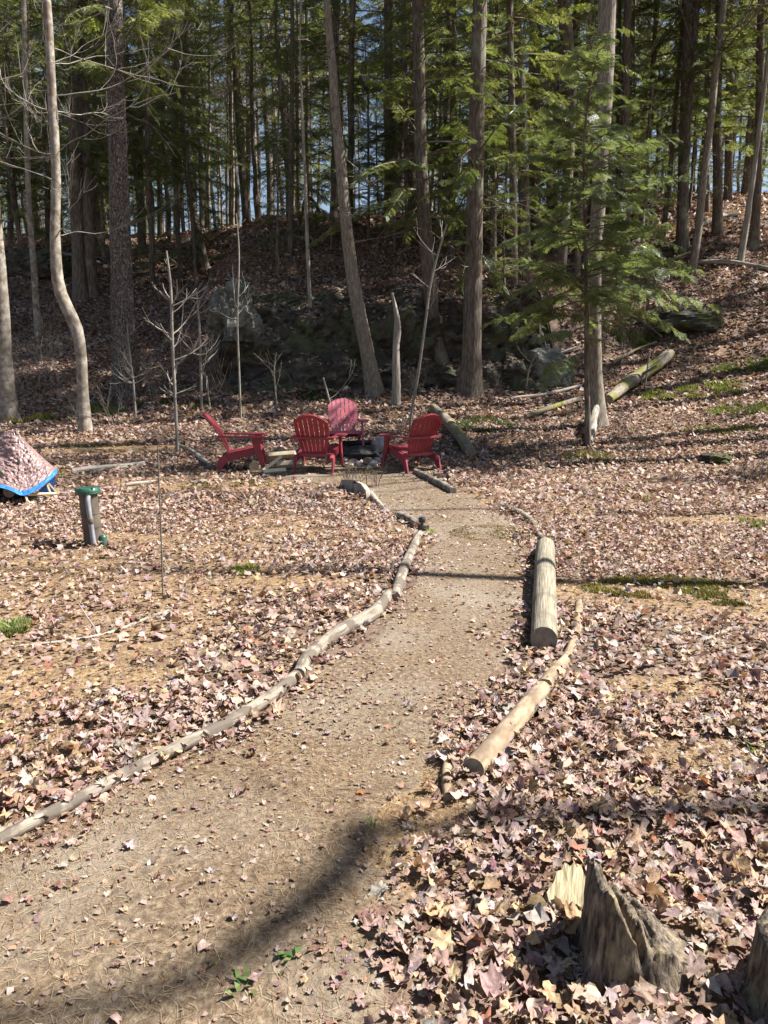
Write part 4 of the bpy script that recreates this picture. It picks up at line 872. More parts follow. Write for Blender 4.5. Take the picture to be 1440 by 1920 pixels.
def log(px, mat, label, cat='log', name='log', sides=12, rough=.12, seed=0, sink=.25, lift=0.0, lift_end=None, endm='end_grain', stubs=(), group=None, step=.05):
    P = []; r = []
    for i, (x, y, w_) in enumerate(px):
        p = at(x, y); rad = w_ / 2 * mpp(p); p = p.copy(); f = i / (len(px) - 1)
        lf = lift if lift_end is None else lift * (1 - f) + lift_end * f
        p[2] += rad * (1 - sink) + lf; P.append(p); r.append(rad)
    P = np.array(P); r = np.array(r); c = P[len(P) // 2].copy()
    A = spline(np.concatenate([P - c, r[:, None]], 1), step=max(step, r.mean())) if len(P) > 2 else np.concatenate([spline(P - c, n=14), np.linspace(r[0], r[1], 14)[:, None]], 1)
    b = MB(); b.tube(A[:, :3], A[:, 3], sides, m=0, capm=1, rough=rough, seed=seed)
    for (f, az, L, rr) in stubs:
        i = int(f * (len(A) - 1)); d = np.array([math.cos(az), math.sin(az), .6]); q = np.array([A[i, :3], A[i, :3] + d * L * .5, A[i, :3] + d * L]); b.tube(q, [rr, rr * .85, rr * .7], 7, m=0, capm=1)
    o = b.build(name, [M[mat], M[endm]]); o.location = tuple(float(x) for x in c); tag(o, label, cat, group); return o
log([(-60, 1622, 27), (0, 1590, 25), (130, 1520, 26), (300, 1432, 25), (420, 1372, 25), (500, 1325, 25), (556, 1280, 25)], 'log', 'long pale pole edging the near left side of the path', seed=1, sink=0, rough=.06, stubs=((.72, 2.2, .05, .014),))
log([(560, 1277, 25), (580, 1242, 26), (640, 1195, 27), (700, 1162, 25), (730, 1122, 19)], 'log', 'curved grey log continuing the long pole along the path', seed=2, sink=.1, rough=.07)
log([(741, 1128, 20), (752, 1088, 20), (768, 1050, 18), (779, 1024, 16), (788, 1006, 13)], 'log', 'crooked short log ending at the black stake light', seed=3, sink=.15)
log([(750, 974, 17), (770, 982, 16), (790, 994, 15), (801, 996, 12)], 'log', 'stubby dark-ended log lying behind the black stake light', seed=4, endm='char', sink=.1)
log([(778, 888, 11), (800, 899, 13), (828, 914, 14), (850, 926, 14)], 'log', 'straight log on the right side of the path nearest the chairs', seed=5)
log([(942, 955, 12), (972, 966, 13), (998, 984, 11), (1008, 1004, 9)], 'log', 'bent grey branch lying beyond the big round log', seed=6, sink=.2)
log([(1008, 1006, 12), (1020, 1018, 14), (1036, 1032, 16)], 'log', 'short log piece touching the far end of the big round log', seed=7)
log([(1022, 1040, 34), (1021, 1100, 40), (1019, 1222, 50)], 'big_log', 'big straight round log with a dark sawn end', seed=8, rough=.03, sides=28, sink=.05)
log([(1086, 1136, 15), (1083, 1170, 18), (1079, 1198, 18)], 'tan_log', 'short tan log piece right of the big round log', seed=9, sink=.35)
log([(1077, 1206, 17), (1062, 1240, 20), (1040, 1270, 25), (1022, 1296, 28)], 'tan_log', 'middle tan log piece bridging the short and the thick one', seed=10, sink=.3, rough=.2)
log([(1016, 1304, 31), (985, 1345, 36), (940, 1400, 40), (888, 1462, 42)], 'tan_log', 'thick tan log with a cut end on the right of the path', seed=11, sink=.12, rough=.06, sides=20)
log([(841, 1432, 17), (836, 1468, 19), (839, 1506, 17)], 'tan_log', 'small knobbly log piece at the right edge of the path', seed=12, sink=.15, stubs=((.6, -.4, .035, .012),))
log([(885, 1775, 22), (886, 1850, 26), (882, 1930, 30)], 'tan_log', 'old log half buried in leaves at the bottom of the picture', seed=13, sink=.35)
log([(812, 772, 16), (835, 796, 19), (855, 820, 21), (882, 858, 22)], 'mossy_log', 'ribbed dark log slanting down behind the right-hand chair', seed=14, sink=0, rough=.2)
log([(1140, 762, 18), (1180, 735, 24), (1215, 715, 24), (1255, 685, 20)], 'mossy_log', 'fallen mossy log lying on the slope right of the grey trunk', seed=15, sink=0, lift=.05, lift_end=.15, stubs=((.55, -.5, .45, .05), (.7, 1.2, .4, .04)), rough=.25)
log([(985, 790, 9), (1030, 775, 10), (1085, 758, 10)], 'mossy_log', 'thin fallen branch left of the grey trunk', seed=16, sink=0, lift=.05)
log([(960, 752, 7), (1020, 745, 7), (1090, 728, 6)], 'dead_wood', 'straight fallen pole behind the thin fallen branch', seed=17, lift=.03)
log([(135, 888, 12), (175, 884, 14), (225, 880, 13), (270, 872, 10)], 'dead_wood', 'pale bleached log half sunk beyond the tarp', seed=18, sink=.4)
log([(236, 912, 7), (265, 909, 8), (297, 906, 7)], 'dead_wood', 'short bleached stick right of the green capped pipe', seed=19)
log([(335, 838, 7), (362, 852, 9), (398, 880, 10)], 'dead_wood', 'grey pole lying behind the left chair', seed=20, sink=.1)
log([(1385, 1178, 9), (1350, 1192, 9), (1320, 1203, 9), (1298, 1222, 8)], 'dead_wood', 'bent grey stick among the leaves at the right', 'stick', 'stick', 7, seed=21)
log([(1130, 1497, 5), (1172, 1522, 8), (1215, 1524, 7), (1268, 1523, 5)], 'dead_wood', 'thin white kinked stick in the leaves above the stump', 'stick', 'stick', 7, seed=22)
log([(924, 1296, 8), (927, 1320, 9), (925, 1342, 8)], 'dead_wood', 'short white stick beside the thick tan log', 'stick', 'stick', 7, seed=23)
log([(783, 1592, 9), (800, 1612, 11), (818, 1640, 10)], 'dead_wood', 'small pale stick in the leaves above the buried log', 'stick', 'stick', 7, seed=24)
log([(979, 1752, 8), (992, 1775, 10), (1012, 1796, 9)], 'dead_wood', 'short grey stick left of the broken stump', 'stick', 'stick', 7, seed=25)
log([(1052, 1692, 9), (1075, 1700, 10), (1102, 1714, 9)], 'dead_wood', 'stick lying against the broken stump and the wood slab', 'stick', 'stick', 7, seed=26, lift=.03)
log([(20, 1215, 4), (110, 1206, 6), (200, 1190, 6), (270, 1165, 7), (322, 1145, 5)], 'dead_wood', 'long thin grey branch in the leaves at the left', 'stick', 'stick', 7, seed=27, stubs=((.45, 2.4, .25, .006),))
log([(480, 1225, 3), (430, 1160, 3), (385, 1140, 3)], 'twig', 'thin dark twig in the leaves left of the path', 'stick', 'stick', 5, seed=28, lift=.01)
log([(1105, 838, 12), (1112, 815, 15), (1118, 795, 12)], 'dead_wood', 'grey driftwood root leaning on the foot of the grey trunk', 'root', 'driftwood', 10, seed=29, lift=.05, lift_end=.4, rough=.3)
log([(895, 850, 4), (905, 862, 4), (918, 868, 4)], 'dead_wood', 'thin pale stick under the trees right of the chairs', 'stick', 'stick', 6, seed=30, lift=.02)
log([(1300, 440, 7), (1340, 418, 8), (1385, 408, 6)], 'dead_wood', 'pale fallen branch high on the sunlit slope', seed=31, lift=.1)
log([(1290, 500, 8), (1360, 498, 9), (1450, 512, 9)], 'dead_wood', 'long fallen trunk lying across the top of the sunlit slope', seed=32, lift=.05)
log([(300, 880, 4), (250, 870, 4), (130, 905, 4)], 'twig', 'dark thin branch arching over the leaves near the tarp', 'stick', 'stick', 5, seed=33, lift=.03)
FB = ('thin branch on the leaves left of the grey boulder', 'short mossy branch above the dark mossy boulder', 'bleached branch below the crest left of the knoll', 'mossy branch on top of the shaded knoll', 'bleached branch on the ledge top behind the leaning trunk', 'mossy branch on the slope right of the grey trunk', 'bleached branch behind the thickest hemlock', 'mossy branch across the middle of the sunlit slope', 'bleached branch on the slope left of the flared hemlock', 'mossy branch on the slope right of the thick pine')
for i, (a, b_, c_) in enumerate((((1000, 700), (1080, 660), 5), ((1180, 600), (1240, 640), 6), ((330, 470), (420, 430), 6), ((560, 420), (640, 400), 6), ((700, 470), (760, 450), 5), ((1150, 690), (1230, 650), 5), ((900, 420), (980, 400), 7), ((1210, 520), (1330, 470), 6), ((90, 480), (190, 500), 6), ((270, 470), (330, 500), 6))):
    lb = FB[i]; log([(*a, c_), ((a[0] + b_[0]) / 2, (a[1] + b_[1]) / 2 - 4, c_), (*b_, c_ * .7)], 'mossy_log' if i % 2 else 'dead_wood', lb, 'branch', 'fallen_branch', 7, seed=50 + i, lift=.1, group='fallen branches on the wooded slope', step=.2)

# weathered board standing on edge beside the path
def board():
    A, B = at(640, 912), at(692, 936); c = (A + B) / 2; d = B - A; d[2] = 0; L = np.linalg.norm(d); d /= L; nrm = np.array([-d[1], d[0], 0]); H = .16
    root = empty('split_board', c, 0, 'weathered split board on edge with a knot beside the path', 'board')
    prof = [(-.5, .02), (-.42, .12), (-.2, .15), (.05, .17), (.3, .16), (.46, .1), (.5, -.02), (.2, -.05), (-.4, -.04)]
    Pa = np.array([d * L * u + np.array([0, 0, v]) - nrm * .03 for u, v in prof]); Pb = np.array([d * L * u * .96 + np.array([0, 0, v * .9]) + nrm * .045 for u, v in prof])
    b = MB(); b.prism(Pa, Pb); b.build('plank', M['dead_wood'], root, smooth=False, bevel=.006)
    k = MB(); k.tube([d * L * .1 + nrm * .0 + np.array([0, 0, .15]), d * L * .1 - nrm * .05 + np.array([0, 0, .165])], [.03, .022], 9); k.build('knot', M['char'], root)
    log([(694, 930, 12), (708, 945, 10), (726, 964, 8)], 'dead_wood', 'thin branch running on from the split board', 'branch', 'branch', 9, seed=60)
board()

# ------------------------------------------------------------------ stumps and slab
def stump():
    c = at(1190, 1800); nu, nr = 120, 22
    th = np.linspace(0, 2 * math.pi, nu + 1)[:-1]
    def outline(t): return np.stack([.155 * np.cos(t) * (1 + .12 * np.cos(3 * t + 1)), .125 * np.sin(t) * (1 + .1 * np.cos(2 * t))], -1)
    O = outline(th); V = []
    def top_h(x, y):
        s_ = np.clip((.13 - x) / .24, 0, 1.0); h = .03 + .20 * s_ ** 1.25
        gr = fbm(x * 52, y * 9, 55, 3) * .07 + np.abs(fbm(x * 24 + 3, y * 6, 57, 2)) * .07
        cleft = -.09 * np.exp(-((x + .055 + .15 * y) / .02) ** 2) * ss(-.12, .02, -y)
        return h + gr * (0.5 + s_) + cleft * .8
    for z, k in ((-.06, 1.55), (-.015, 1.38), (.03, 1.16)):
        f = np.minimum(1, (top_h(O[:, 0], O[:, 1]) + .02) / .06) if z > 0 else 1
        lob = 1 + (k - 1) * (0.6 + .4 * np.cos(5 * th + .6)); V.append(np.concatenate([O * lob[:, None], np.full((nu, 1), 1.0) * np.minimum(z, top_h(O[:, 0], O[:, 1]))[:, None]], 1))
    ht = top_h(O[:, 0], O[:, 1])
    for q in (.35, .6, .8, .93, 1.0):
        jag = 1 + fbm(th * 9, np.full_like(th, q * 3), 58, 3) * .16; V.append(np.concatenate([O * (1.08 - .1 * q) * jag[:, None], (.03 + (ht - .03) * q)[:, None]], 1))
    for q in np.linspace(.93, .02, 14):
        xy = O * .98 * q; V.append(np.concatenate([xy, top_h(xy[:, 0], xy[:, 1])[:, None]], 1))
    V = np.array(V); V = np.concatenate([V, V[:, :1]], 1); b = MB(); b.grid(V)
    o = b.build('tree_stump', M['stump']); o.location = (float(c[0]), float(c[1]), float(c[2])); o.rotation_euler = (0, 0, .12); o.scale = (1.0, 1.0, 1.05)
    tag(o, 'broken grey stump sloping up to a splintered spike', 'stump')
    # second stump at the edge of the picture
    e = at(1532, 1905); n2 = 40; th = np.linspace(0, 2 * math.pi, n2 + 1); V = []
    for z, k in ((-.08, 1.4), (.0, 1.25), (.06, 1.05), (.14, .98), (.2, .95), (.24, .93), (.25, .8), (.262, .4), (.258, .02)):
        rr = .16 * k * (1 + fbm(np.cos(th) * 2.4 + 5, np.sin(th) * 2.4 + z * 2, 66, 4) * .35); V.append(np.stack([rr * np.cos(th), rr * np.sin(th), z + .05 * np.cos(th) * min(1, max(0, z * 5)) + fbm(np.cos(th) * 3, np.sin(th) * 3, 67) * .05 * min(1, max(0, z * 5))], -1))
    b = MB(); b.grid(np.array(V)); o = b.build('tree_stump', M['stump']); o.location = (float(e[0]), float(e[1]), float(e[2])); tag(o, 'dark stump cut off by the lower right picture corner', 'stump')
stump()
def slab():
    c = at(1062, 1692); pr = np.array([(-.05, -.06), (-.058, -.035), (-.04, .0), (-.036, .03), (-.022, .04), (-.016, .06), (.0, .052), (.01, .068), (.02, .055), (.032, .062), (.042, .03), (.046, .0), (.05, -.03), (.036, -.058), (.022, -.052), (.01, -.07), (-.012, -.06), (-.03, -.072)])
    n_ = len(pr)
    A = np.concatenate([pr, np.full((n_, 1), .008)], 1); B = np.concatenate([pr * .94 + .002, .03 + .003 * rng.uniform(-1, 1, (n_, 1)) + .08 * pr[:, :1]], 1); b = MB(); b.prism(A, B)
    o = b.build('wood_slab', M['slab'], smooth=False, bevel=.004); o.location = (float(c[0]), float(c[1]), float(c[2]) + .035); o.scale = (1.15, 1.15, 1); o.rotation_euler = (R(24), R(4), -.25); tag(o, 'pale yellow slab of split wood behind the broken stump', 'wood slab')
slab()
boulder(1073, 1478, 44, 20, 41, M['tan_stone'], 'pale tan stone among the leaves right of the path', name='stone', cat='stone', rough=.2)

# ------------------------------------------------------------------ red chairs
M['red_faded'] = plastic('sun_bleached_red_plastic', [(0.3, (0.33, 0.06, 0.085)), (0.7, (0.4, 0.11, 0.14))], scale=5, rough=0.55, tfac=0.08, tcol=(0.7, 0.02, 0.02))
def chair(name, loc, rz, label, mat='red'):
    root = empty(name, loc, rz, label, 'chair', 'red plastic garden chairs round the fire pit')
    m = M[mat]
    def part(nm, b, bev=.004): return b.build(nm, m, root, smooth=False, bevel=bev)
    for sx in (-1, 1):
        x0, x1 = sx * .262, sx * .292
        rail = [(.31, .385), (-.20, .275), (-.30, .235), (-.30, .17), (-.10, .185), (.1, .235), (.31, .285)]
        b = MB(); b.prism([(x0, y, z) for y, z in rail], [(x1, y, z) for y, z in rail]); part('side_rail', b)
        leg = [(-.21, .272), (-.305, .235), (-.375, 0), (-.30, 0), (-.215, .13), (-.14, .18)]
        b = MB(); b.prism([(x1 + sx * .001, y, z) for y, z in leg], [(x1 + sx * .027, y, z) for y, z in leg]); part('rear_leg', b)
        fl = [(.20, .535), (.335, .535), (.345, .34), (.43, 0), (.375, 0), (.25, .30)]
        b = MB(); b.prism([(sx * (.294 + .03 * (.54 - z)), y, z) for y, z in fl], [(sx * (.326 + .03 * (.54 - z)), y, z) for y, z in fl]); part('front_leg', b)
        arm = [(.375, .245), (.405, .30), (.405, .36), (.375, .41), (.30, .415), (0, .395), (-.26, .35), (-.30, .30), (-.20, .285), (.05, .262), (.30, .24)]
        b = MB(); b.prism([(sx * x, y, .537 + .03 * max(0, -y)) for y, x in arm], [(sx * x, y, .56 + .03 * max(0, -y)) for y, x in arm]); part('armrest', b)
    for i in range(5):                       # seat slats, front one rolls over
        y1 = .34 - i * .108; y0 = y1 - .098
        def sz(y): return .385 + (y - .31) * .215 - 1.6 * max(0, y - .29) ** 1.5
        yy = np.linspace(y0, y1, 5); b = MB()
        top = [(y, sz(y) + .012) for y in yy]; bot = [(y, sz(y) - .006) for y in yy[::-1]]; pr = top + bot
        if i == 0: pr = [(y0, sz(y0) + .012), (.30, sz(.30) + .012), (.33, sz(.33) + .006), (.352, .335), (.338, .33), (.315, .365), (y0, sz(y0) - .006)]
        b.prism([(-.259, y, z) for y, z in pr], [(.259, y, z) for y, z in pr]); part('seat_slat', b, .003)
    def Bk(u, t, off=0.0):                   # the reclined back, fanned and slightly hollow
        y = -.165 - .34 * t - .17 * t * t + .35 * u * u - off * .9; z = .245 + .93 * t - .10 * t * t - off * .38; return (u, y, z)
    def half(t): return .20 + .075 * float(ss(0, .5, t)) - .0 * t
    def topt(u): return .80 - .155 * min(1.3, abs(u) / .27) ** 2.1
    for i in range(7):
        a, b2 = -1 + 2 * i / 7, -1 + 2 * (i + 1) / 7; rows = []
        for f in np.linspace(0, 1, 9):
            row = []
            for k in (0, .5, 1):
                s_ = a + (b2 - a) * k; tt0 = topt(s_ * .272) - .004 * (k != .5) * 1.5; t = f * tt0; u = s_ * half(t); g = .0058
                u = u + (g if k == 0 else -g if k == 1 else 0); row.append((u, t))
            rows.append(row)
        b = MB(); n_ = len(rows)
        fr = np.array([[Bk(u, t, 0) for u, t in r_] for r_ in rows]); bk = np.array([[Bk(u, t, .013) for u, t in r_] for r_ in rows])
        b.grid(fr); b.grid(bk[:, ::-1])
        for (c0, c1) in ((fr[:, 0], bk[:, 0]), (bk[:, 2], fr[:, 2])): b.grid(np.stack([c1, c0], 1)[:, ::1])
        b.grid(np.stack([fr[-1], bk[-1]], 0)); b.grid(np.stack([bk[0], fr[0]], 0))
        part('back_slat', b, 0)
    us2 = np.linspace(-1, 1, 25)             # crest joining the slats behind, and the two rails
    lo_ = np.array([Bk(s_ * .262, topt(s_ * .272) - .085, .016) for s_ in us2]); hi_ = np.array([Bk(s_ * .268, topt(s_ * .272) - .012, .016) for s_ in us2])
    lo2 = lo_ + np.array([0, -.016, -.006]); hi2 = hi_ + np.array([0, -.016, -.006]); b = MB()
    for A_, B_ in ((lo_, hi_), (hi2, lo2), (hi_, hi2), (lo2, lo_)): b.grid(np.stack([A_, B_], 0))
    part('back_crest', b, 0)
    for t, hw, th_, nm in ((.335, .335, .022, 'back_rail'), (.03, .255, .03, 'back_rail')):
        us3 = np.linspace(-hw, hw, 15); c_ = np.array([Bk(u * (.75 if abs(u) > .26 else 1) if False else u, t, .0155) for u in us3]); cen = Bk(0, t, .0155)
        c_[:, 1] = cen[1] + .2 * us3 ** 2; b = MB(); sec = [(0, -th_), (0, th_), (-.03, th_ * .8), (-.03, -th_ * .8)]
        Vv = np.array([[p + np.array([0, a, z]) for a, z in sec + sec[:1]] for p in c_]); b.grid(Vv)
        for e in (0, -1): b.add(Vv[e][:4], q=[[0, 1, 2, 3]])
        part(nm, b, .004)
    return root
def face(dx, dy): return math.atan2(-dx, dy)
for (px, py, dx, dy, lab) in ((596, 882, .14, .99, 'red chair nearest the path seen square from behind'), (773, 881, -.5, .86, 'red chair on the right turned towards the fire pit'),
                              (452, 881, .98, .1, 'red chair on the left seen from its side'), (645, 846, .1, -1, 'red chair at the back facing the camera')):
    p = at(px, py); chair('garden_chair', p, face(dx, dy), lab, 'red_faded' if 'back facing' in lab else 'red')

# ------------------------------------------------------------------ fire pit and firewood
def lump(px, py, w_, h_, seed, mat, name, label, cat, group=None, rough=.3):
    p = at(px, py); s_ = mpp(p); sz = (w_ * s_ / 2, w_ * s_ / 2 * .8, h_ * s_ / 1.7)
    return noise_ball((p[0], p[1], p[2] + sz[2] * .5), sz, seed, mat, name, label, cat, group, 16, 10, rough)
lump(714, 846, 34, 30, 71, M['stone'], 'stone', 'pale grey block of stone at the right of the fire pit', 'stone')
lump(674, 862, 70, 30, 72, M['char'], 'ash_heap', 'black heap of charred wood in the fire pit', 'ash heap', rough=.5)
lump(640, 852, 40, 22, 78, M['char'], 'charred_log', 'charred block between the front chair and the back chair', 'charred log', rough=.4)
for i, (x, y, w_, h_, mt) in enumerate(((663, 868, 14, 9, 'stone'), (673, 874, 12, 8, 'stone'), (655, 876, 13, 8, 'tan_stone'), (698, 874, 14, 9, 'stone'), (706, 868, 12, 8, 'stone'), (690, 880, 9, 6, 'tan_stone'), (648, 868, 12, 9, 'stone'), (716, 862, 12, 8, 'stone'), (664, 862, 16, 14, 'stone'), (702, 858, 12, 9, 'stone'))):
    lump(x, y, w_ * 1.35, h_ * 1.4, 80 + i, M[mt], 'fire_ring_stone', 'small stone of the ring around the fire pit', 'stone', 'small stones ringing the fire pit')
def billet(px, py, L, r, az, tilt, mat, label, name='split_log', cat='firewood', tri=True, lift=0, endm='end_grain'):
    p = at(px, py); b = MB(); d = np.array([math.cos(az) * math.cos(tilt), math.sin(az) * math.cos(tilt), math.sin(tilt)])
    b.tube(np.array([d * L * t for t in np.linspace(-.5, .5, 6)]), r, 4 if tri else 12, m=0, capm=1, rough=.12, seed=int(px))
    o = b.build(name, [M[mat], M[endm]], smooth=not tri); o.location = (float(p[0]), float(p[1]), float(p[2] + r * .8 + lift)); tag(o, label, cat)
billet(545, 880, .42, .06, R(-18), .12, 'split_wood', 'pale split log nearest the front chair', lift=.04, endm='split_wood')
billet(530, 872, .45, .055, R(-12), .1, 'split_wood', 'pale split log lying on top of the firewood', lift=.13, endm='split_wood')
billet(510, 885, .5, .035, R(60), .35, 'split_wood', 'thin pale stave leaning on the firewood', lift=.1, endm='split_wood')
billet(515, 888, .35, .045, R(20), .05, 'split_wood', 'short pale billet at the left of the firewood', endm='split_wood')
billet(528, 862, .3, .085, R(-70), 0, 'tan_log', 'round barked log behind the pale split wood', 'round_log', tri=False, lift=.06)
billet(503, 866, .35, .09, R(-60), 0, 'tan_log', 'round barked log beside the left chair leg', 'round_log', tri=False)
billet(550, 868, .3, .07, R(-80), 0, 'tan_log', 'dark end of a log under the split wood', 'round_log', tri=False)
billet(472, 880, .3, .085, R(-65), 0, 'tan_log', 'round log seen under the left chair', 'round_log', tri=False)
billet(690, 872, .3, .055, R(-100), .12, 'tan_log', 'short rounded brown log on the fire pit stones', 'round_log', tri=False, lift=.03)
billet(700, 842, .6, .02, R(-25), .25, 'dead_wood', 'pale poking stick lying across the fire pit', 'stick', 'stick', tri=False, lift=.05)
billet(675, 845, .7, .05, R(3), .03, 'char', 'blackened log lying in the fire pit', 'charred_log', 'charred log', tri=False, lift=.1, endm='char')
billet(745, 846, .5, .03, R(5), .05, 'split_wood', 'pale split stick behind the right-hand chair arm', lift=.05, endm='split_wood')

# ------------------------------------------------------------------ well pipe with green cap
def well():
    p = at(176, 1021); root = empty('well_pipe', p, 0, 'brown well pipe with a green cap and grey conduit', 'well pipe'); root.rotation_euler = (0, R(-2.5), 0)
    H = .53; b = MB(); z = np.linspace(-.1, H - .03, 14); b.tube([(0, 0, a) for a in z], .084 + .002 * np.sin(z * 40), 28, rough=.02); b.build('casing', M['casing'], root)
    b = MB()
    for zz in (.17, .3): b.tube([(0, 0, zz), (0, 0, zz + .008)], .0875, 28)
    b.build('band', M['casing'], root)
    b = MB(); b.tube([(0, 0, H - .045), (0, 0, H - .04), (0, 0, H - .01), (0, 0, H), (0, 0, H + .016), (0, 0, H + .02)], [.09, .112, .112, .108, .1, .07], 24, rough=0); cp = b.build('cap', M['green_plastic'], root, smooth=False, bevel=.003)
    b = MB()
    for k in range(6): a = k * math.pi / 3 + .3; b.tube([(.1 * math.cos(a), .1 * math.sin(a), H - .03), (.1 * math.cos(a), .1 * math.sin(a), H + .024)], .009, 6)
    b.build('bolt', M['green_plastic'], cp)
    cx, cy = .035, -.109; b = MB(); b.tube([(cx, cy + .03, H - .05), (cx, cy + .004, H - .085), (cx, cy, H - .13), (cx + .002, cy, .3), (cx + .012, cy, -.08)], .023, 16); b.build('conduit', M['conduit'], root)
    b = MB(); b.tube([(cx + .001, cy, .22), (cx + .002, cy, .225), (cx + .002, cy, .275), (cx + .001, cy, .28)], [.024, .031, .031, .024], 16); b.build('coupling', M['casing'], root)
    b = MB(); b.tube([(.1, -.02, -.03), (.1, -.02, .07), (.1, -.02, .09), (.1, -.02, .095)], [.038, .038, .03, .01], 14); b.build('drain_plug', M['green_plastic'], root)
well()

# ------------------------------------------------------------------ stake lights
def stake(px, py, h, label, blue=False, lean=0):
    p = at(px, py); root = empty('stake_light', p, 0, label, 'garden light', 'black stake lights beside the path'); root.rotation_euler = (0, lean, 0)
    b = MB(); b.tube([(0, 0, -.06), (0, 0, h * .62)], .009, 10); b.build('stake', M['black_plastic'], root)
    b = MB(); b.tube([(0, 0, h * .6), (0, 0, h * .7), (0, 0, h * .74)], [.014, .018, .03], 14); b.build('neck', M['black_plastic'], root)
    b = MB(); b.tube([(0, 0, h * .74), (0, 0, h * .8), (0, 0, h * .95), (0, 0, h)], [.03, .036, .036, .03], 18); hd = b.build('lamp_head', M['black_plastic'], root)
    b = MB(); b.tube([(0, 0, h + .001), (0, 0, h + .004)], .026, 18); b.build('solar_panel', M['panel_blue'], hd)
stake(791, 1006, .19, 'black stake light standing at the bend of the path')
stake(837, 908, .13, 'black stake light with a blue gleam by the straight log', True, R(12))

# ------------------------------------------------------------------ tarp over a lumber rack
def tarp():
    p = at(20, 950); Y = p[1]; X0 = p[0]; g = p[2]; root = empty('covered_woodpile', (X0, Y, g), 0, 'woodpile under a crinkled brown tarp with a blue hem', 'woodpile')
    s_ = mpp(p)
    def L(px, py, dy=0): q = pt(px, py, Y + dy); return q - np.array([X0, Y, g])
    # corners: front edge, right corner, ridge, back
    fl, fm, fr = L(-150, 895, 0.0), L(0, 914, 0), L(50, 928, .02)
    rc = L(106, 888, .35); pk = L(24, 808, .55); pl = L(-160, 850, .6); bk = L(95, 872, .95); bl = L(-160, 860, 1.2)
    nu, nv = 90, 64; U = np.linspace(0, 1, nu); Vv = np.linspace(0, 1, nv)
    low = spline(np.array([fl, fm, fr, rc, bk]), n=nu * 2); low = low[np.linspace(0, len(low) - 1, nu).astype(int)]
    ridge = spline(np.array([pl, L(-50, 826, .6), pk, L(36, 815, .62), L(44, 826, .7)]), n=nu * 2); ridge = ridge[np.linspace(0, len(ridge) - 1, nu).astype(int)]
    Gd = low[None] * (1 - Vv[:, None, None]) + ridge[None] * Vv[:, None, None]
    sag = (np.sin(Vv * math.pi) * .05)[:, None]; uu, vv = np.meshgrid(U, Vv)
    cr = fbm(uu * 9, vv * 7, 301, 3) * .05 + np.abs(fbm(uu * 26, vv * 20, 303, 2)) * .06
    Gd[..., 1] -= cr * np.minimum(1, vv * 6 + .25) - sag * .6; Gd[..., 2] += cr * .45 * np.minimum(1, vv * 5) - sag * .5
    hem = 6; b = MB(); b.grid(Gd[hem - 1:]); b.build('tarp', M['tarp_brown'], root, smooth=False)
    b = MB(); b.grid(Gd[:hem] + np.array([0, -.004, 0])); b.build('tarp_hem', M['tarp_blue'], root, smooth=False)
    back = spline(np.array([bl, L(-40, 866, 1.2), bk + np.array([0, .05, 0])]), n=nu * 2); back = back[np.linspace(0, len(back) - 1, nu).astype(int)]
    b = MB(); b.grid(np.stack([ridge * (1 - t) + back * t for t in np.linspace(0, 1, 8)])); b.build('tarp_back', M['tarp_brown'], root, smooth=False)
    b = MB(); q = [L(52, 936, .06), L(104, 892, .38), L(100, 930, .5), L(72, 922, .3)]; b.add(np.array(q), q=[[0, 1, 2, 3]]); b.build('tarp_fold', M['tarp_blue'], root, smooth=False)
    def bar(a, c, wd, nm='bar'): bb = MB(); bb.tube(np.array([a, c]), wd, 4); bb.build(nm, M['lumber'], root, smooth=False)
    bar(L(52, 927, .05), L(105, 926, .4), .018); bar(L(54, 944, .05), L(104, 938, .4), .018); bar(L(86, 903, .3), L(104, 950, .4), .016, 'strut'); bar(L(48, 930, .03), L(56, 955, .05), .016, 'strut'); bar(L(90, 905, .32), L(108, 925, .42), .013, 'strut')
    for i, (x, y, r_) in enumerate(((-90, 945, .075), (-40, 948, .08), (5, 950, .075), (35, 950, .05), (-65, 915, .08), (-15, 918, .085), (25, 920, .07), (75, 938, .05), (-40, 885, .08), (5, 890, .08))):
        c_ = L(x, y, .28); bb = MB(); bb.tube(np.array([c_ + np.array([0, t, 0]) for t in np.linspace(-.12, .4, 5)]), r_, 12, m=0, capm=1, rough=.1, seed=i); bb.build('firewood', [M['bark'], M['end_grain']], root)
tarp()

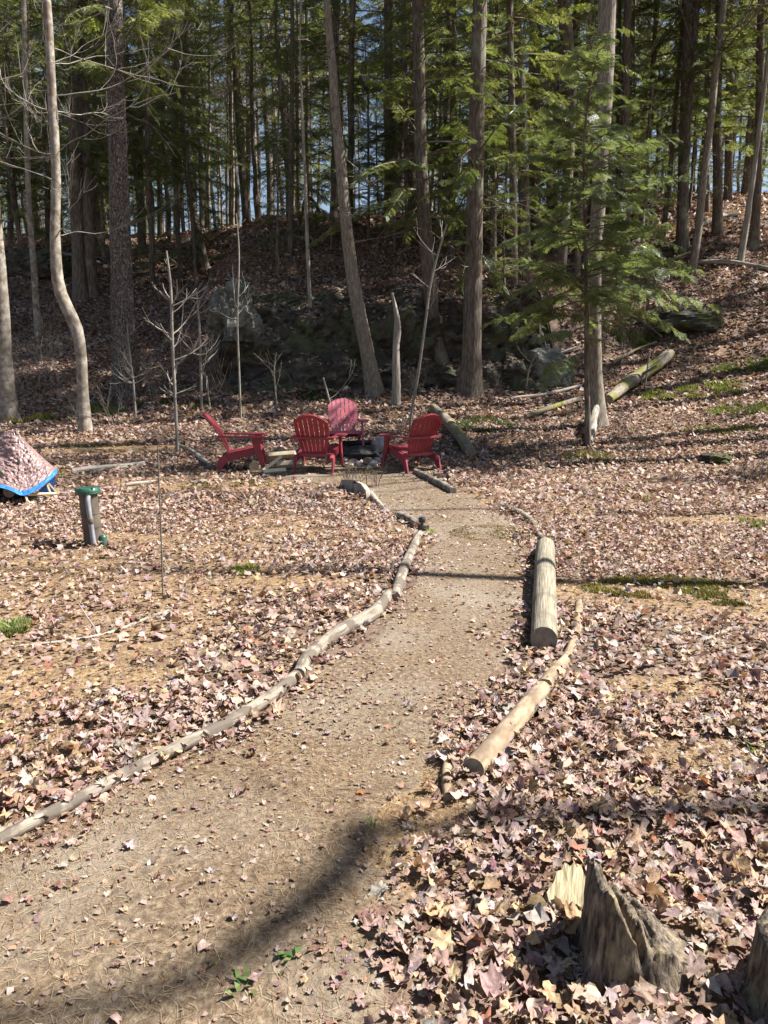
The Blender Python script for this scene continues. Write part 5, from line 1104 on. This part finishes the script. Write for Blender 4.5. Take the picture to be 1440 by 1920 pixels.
# ------------------------------------------------------------------ small green plants
def tuft(px, py, n_, h, col, label, name='grass_tuft', wd=.004, cat='grass tuft'):
    p = at(px, py); b = MB(); rs = np.random.default_rng(int(px + py))
    for k in range(n_):
        az = rs.uniform(0, 6.28); L = h * rs.uniform(.6, 1.2); l_ = rs.uniform(.2, 1.0); d = np.array([math.cos(az) * l_, math.sin(az) * l_, 1]); d /= np.linalg.norm(d); nn = np.array([-math.sin(az), math.cos(az), 0]) * wd
        o = rs.normal(0, .015, 3) * np.array([1, 1, 0]); m_ = o + d * L * .55; e = o + d * L + np.array([math.cos(az), math.sin(az), -.5]) * L * .3
        b.add([o - nn * .6, o + nn * .6, m_ + nn, m_ - nn, e], q=[[0, 1, 2, 3]], t=[[3, 2, 4]], c=np.array(col) * rs.uniform(.7, 1.3))
    o = b.build(name, M['grass'], smooth=False, color=True); o.location = tuple(float(x) for x in p); tag(o, label, cat)
G = (.16, .22, .06)
tuft(455, 1862, 8, .045, (.13, .19, .06), 'green seedling at the bottom edge of the path', 'seedling', .008, 'seedling'); tuft(527, 1800, 6, .035, (.14, .26, .08), 'small clover sprig in the leaves near the bottom', 'seedling', .012, 'seedling')
tuft(808, 1002, 12, .09, (.22, .32, .05), 'bright green tuft by the black stake light'); tuft(1020, 1166, 8, .06, (.12, .16, .04), 'short grass tuft tight against the big round log')
tuft(985, 1215, 8, .06, (.14, .17, .05), 'short grass tuft beside the sawn log end'); tuft(20, 1190, 18, .12, (.16, .26, .07), 'bright grass clump at the left picture edge', wd=.006); tuft(432, 1228, 8, .05, (.3, .34, .08), 'pale green sprig in the leaves left of the curved log')
tuft(1415, 1418, 7, .08, (.2, .28, .08), 'pale green shoot at the right picture edge'); tuft(1213, 1222, 8, .06, (.22, .28, .08), 'small green tuft in the leaves below the bent stick')
tuft(700, 1550, 7, .03, G, 'tiny green sprout at the edge of the path'); tuft(740, 1785, 7, .035, G, 'tiny green sprout in the leaf pile near the bottom')
tuft(640, 905, 10, .12, (.36, .29, .15), 'dry grass clump by the front chair', wd=.003); tuft(1210, 940, 20, .14, (.33, .28, .13), 'straw coloured grass clump in the sun below the shade', wd=.006); tuft(1170, 925, 14, .12, (.25, .24, .1), 'smaller straw grass clump beside the larger one', wd=.005)
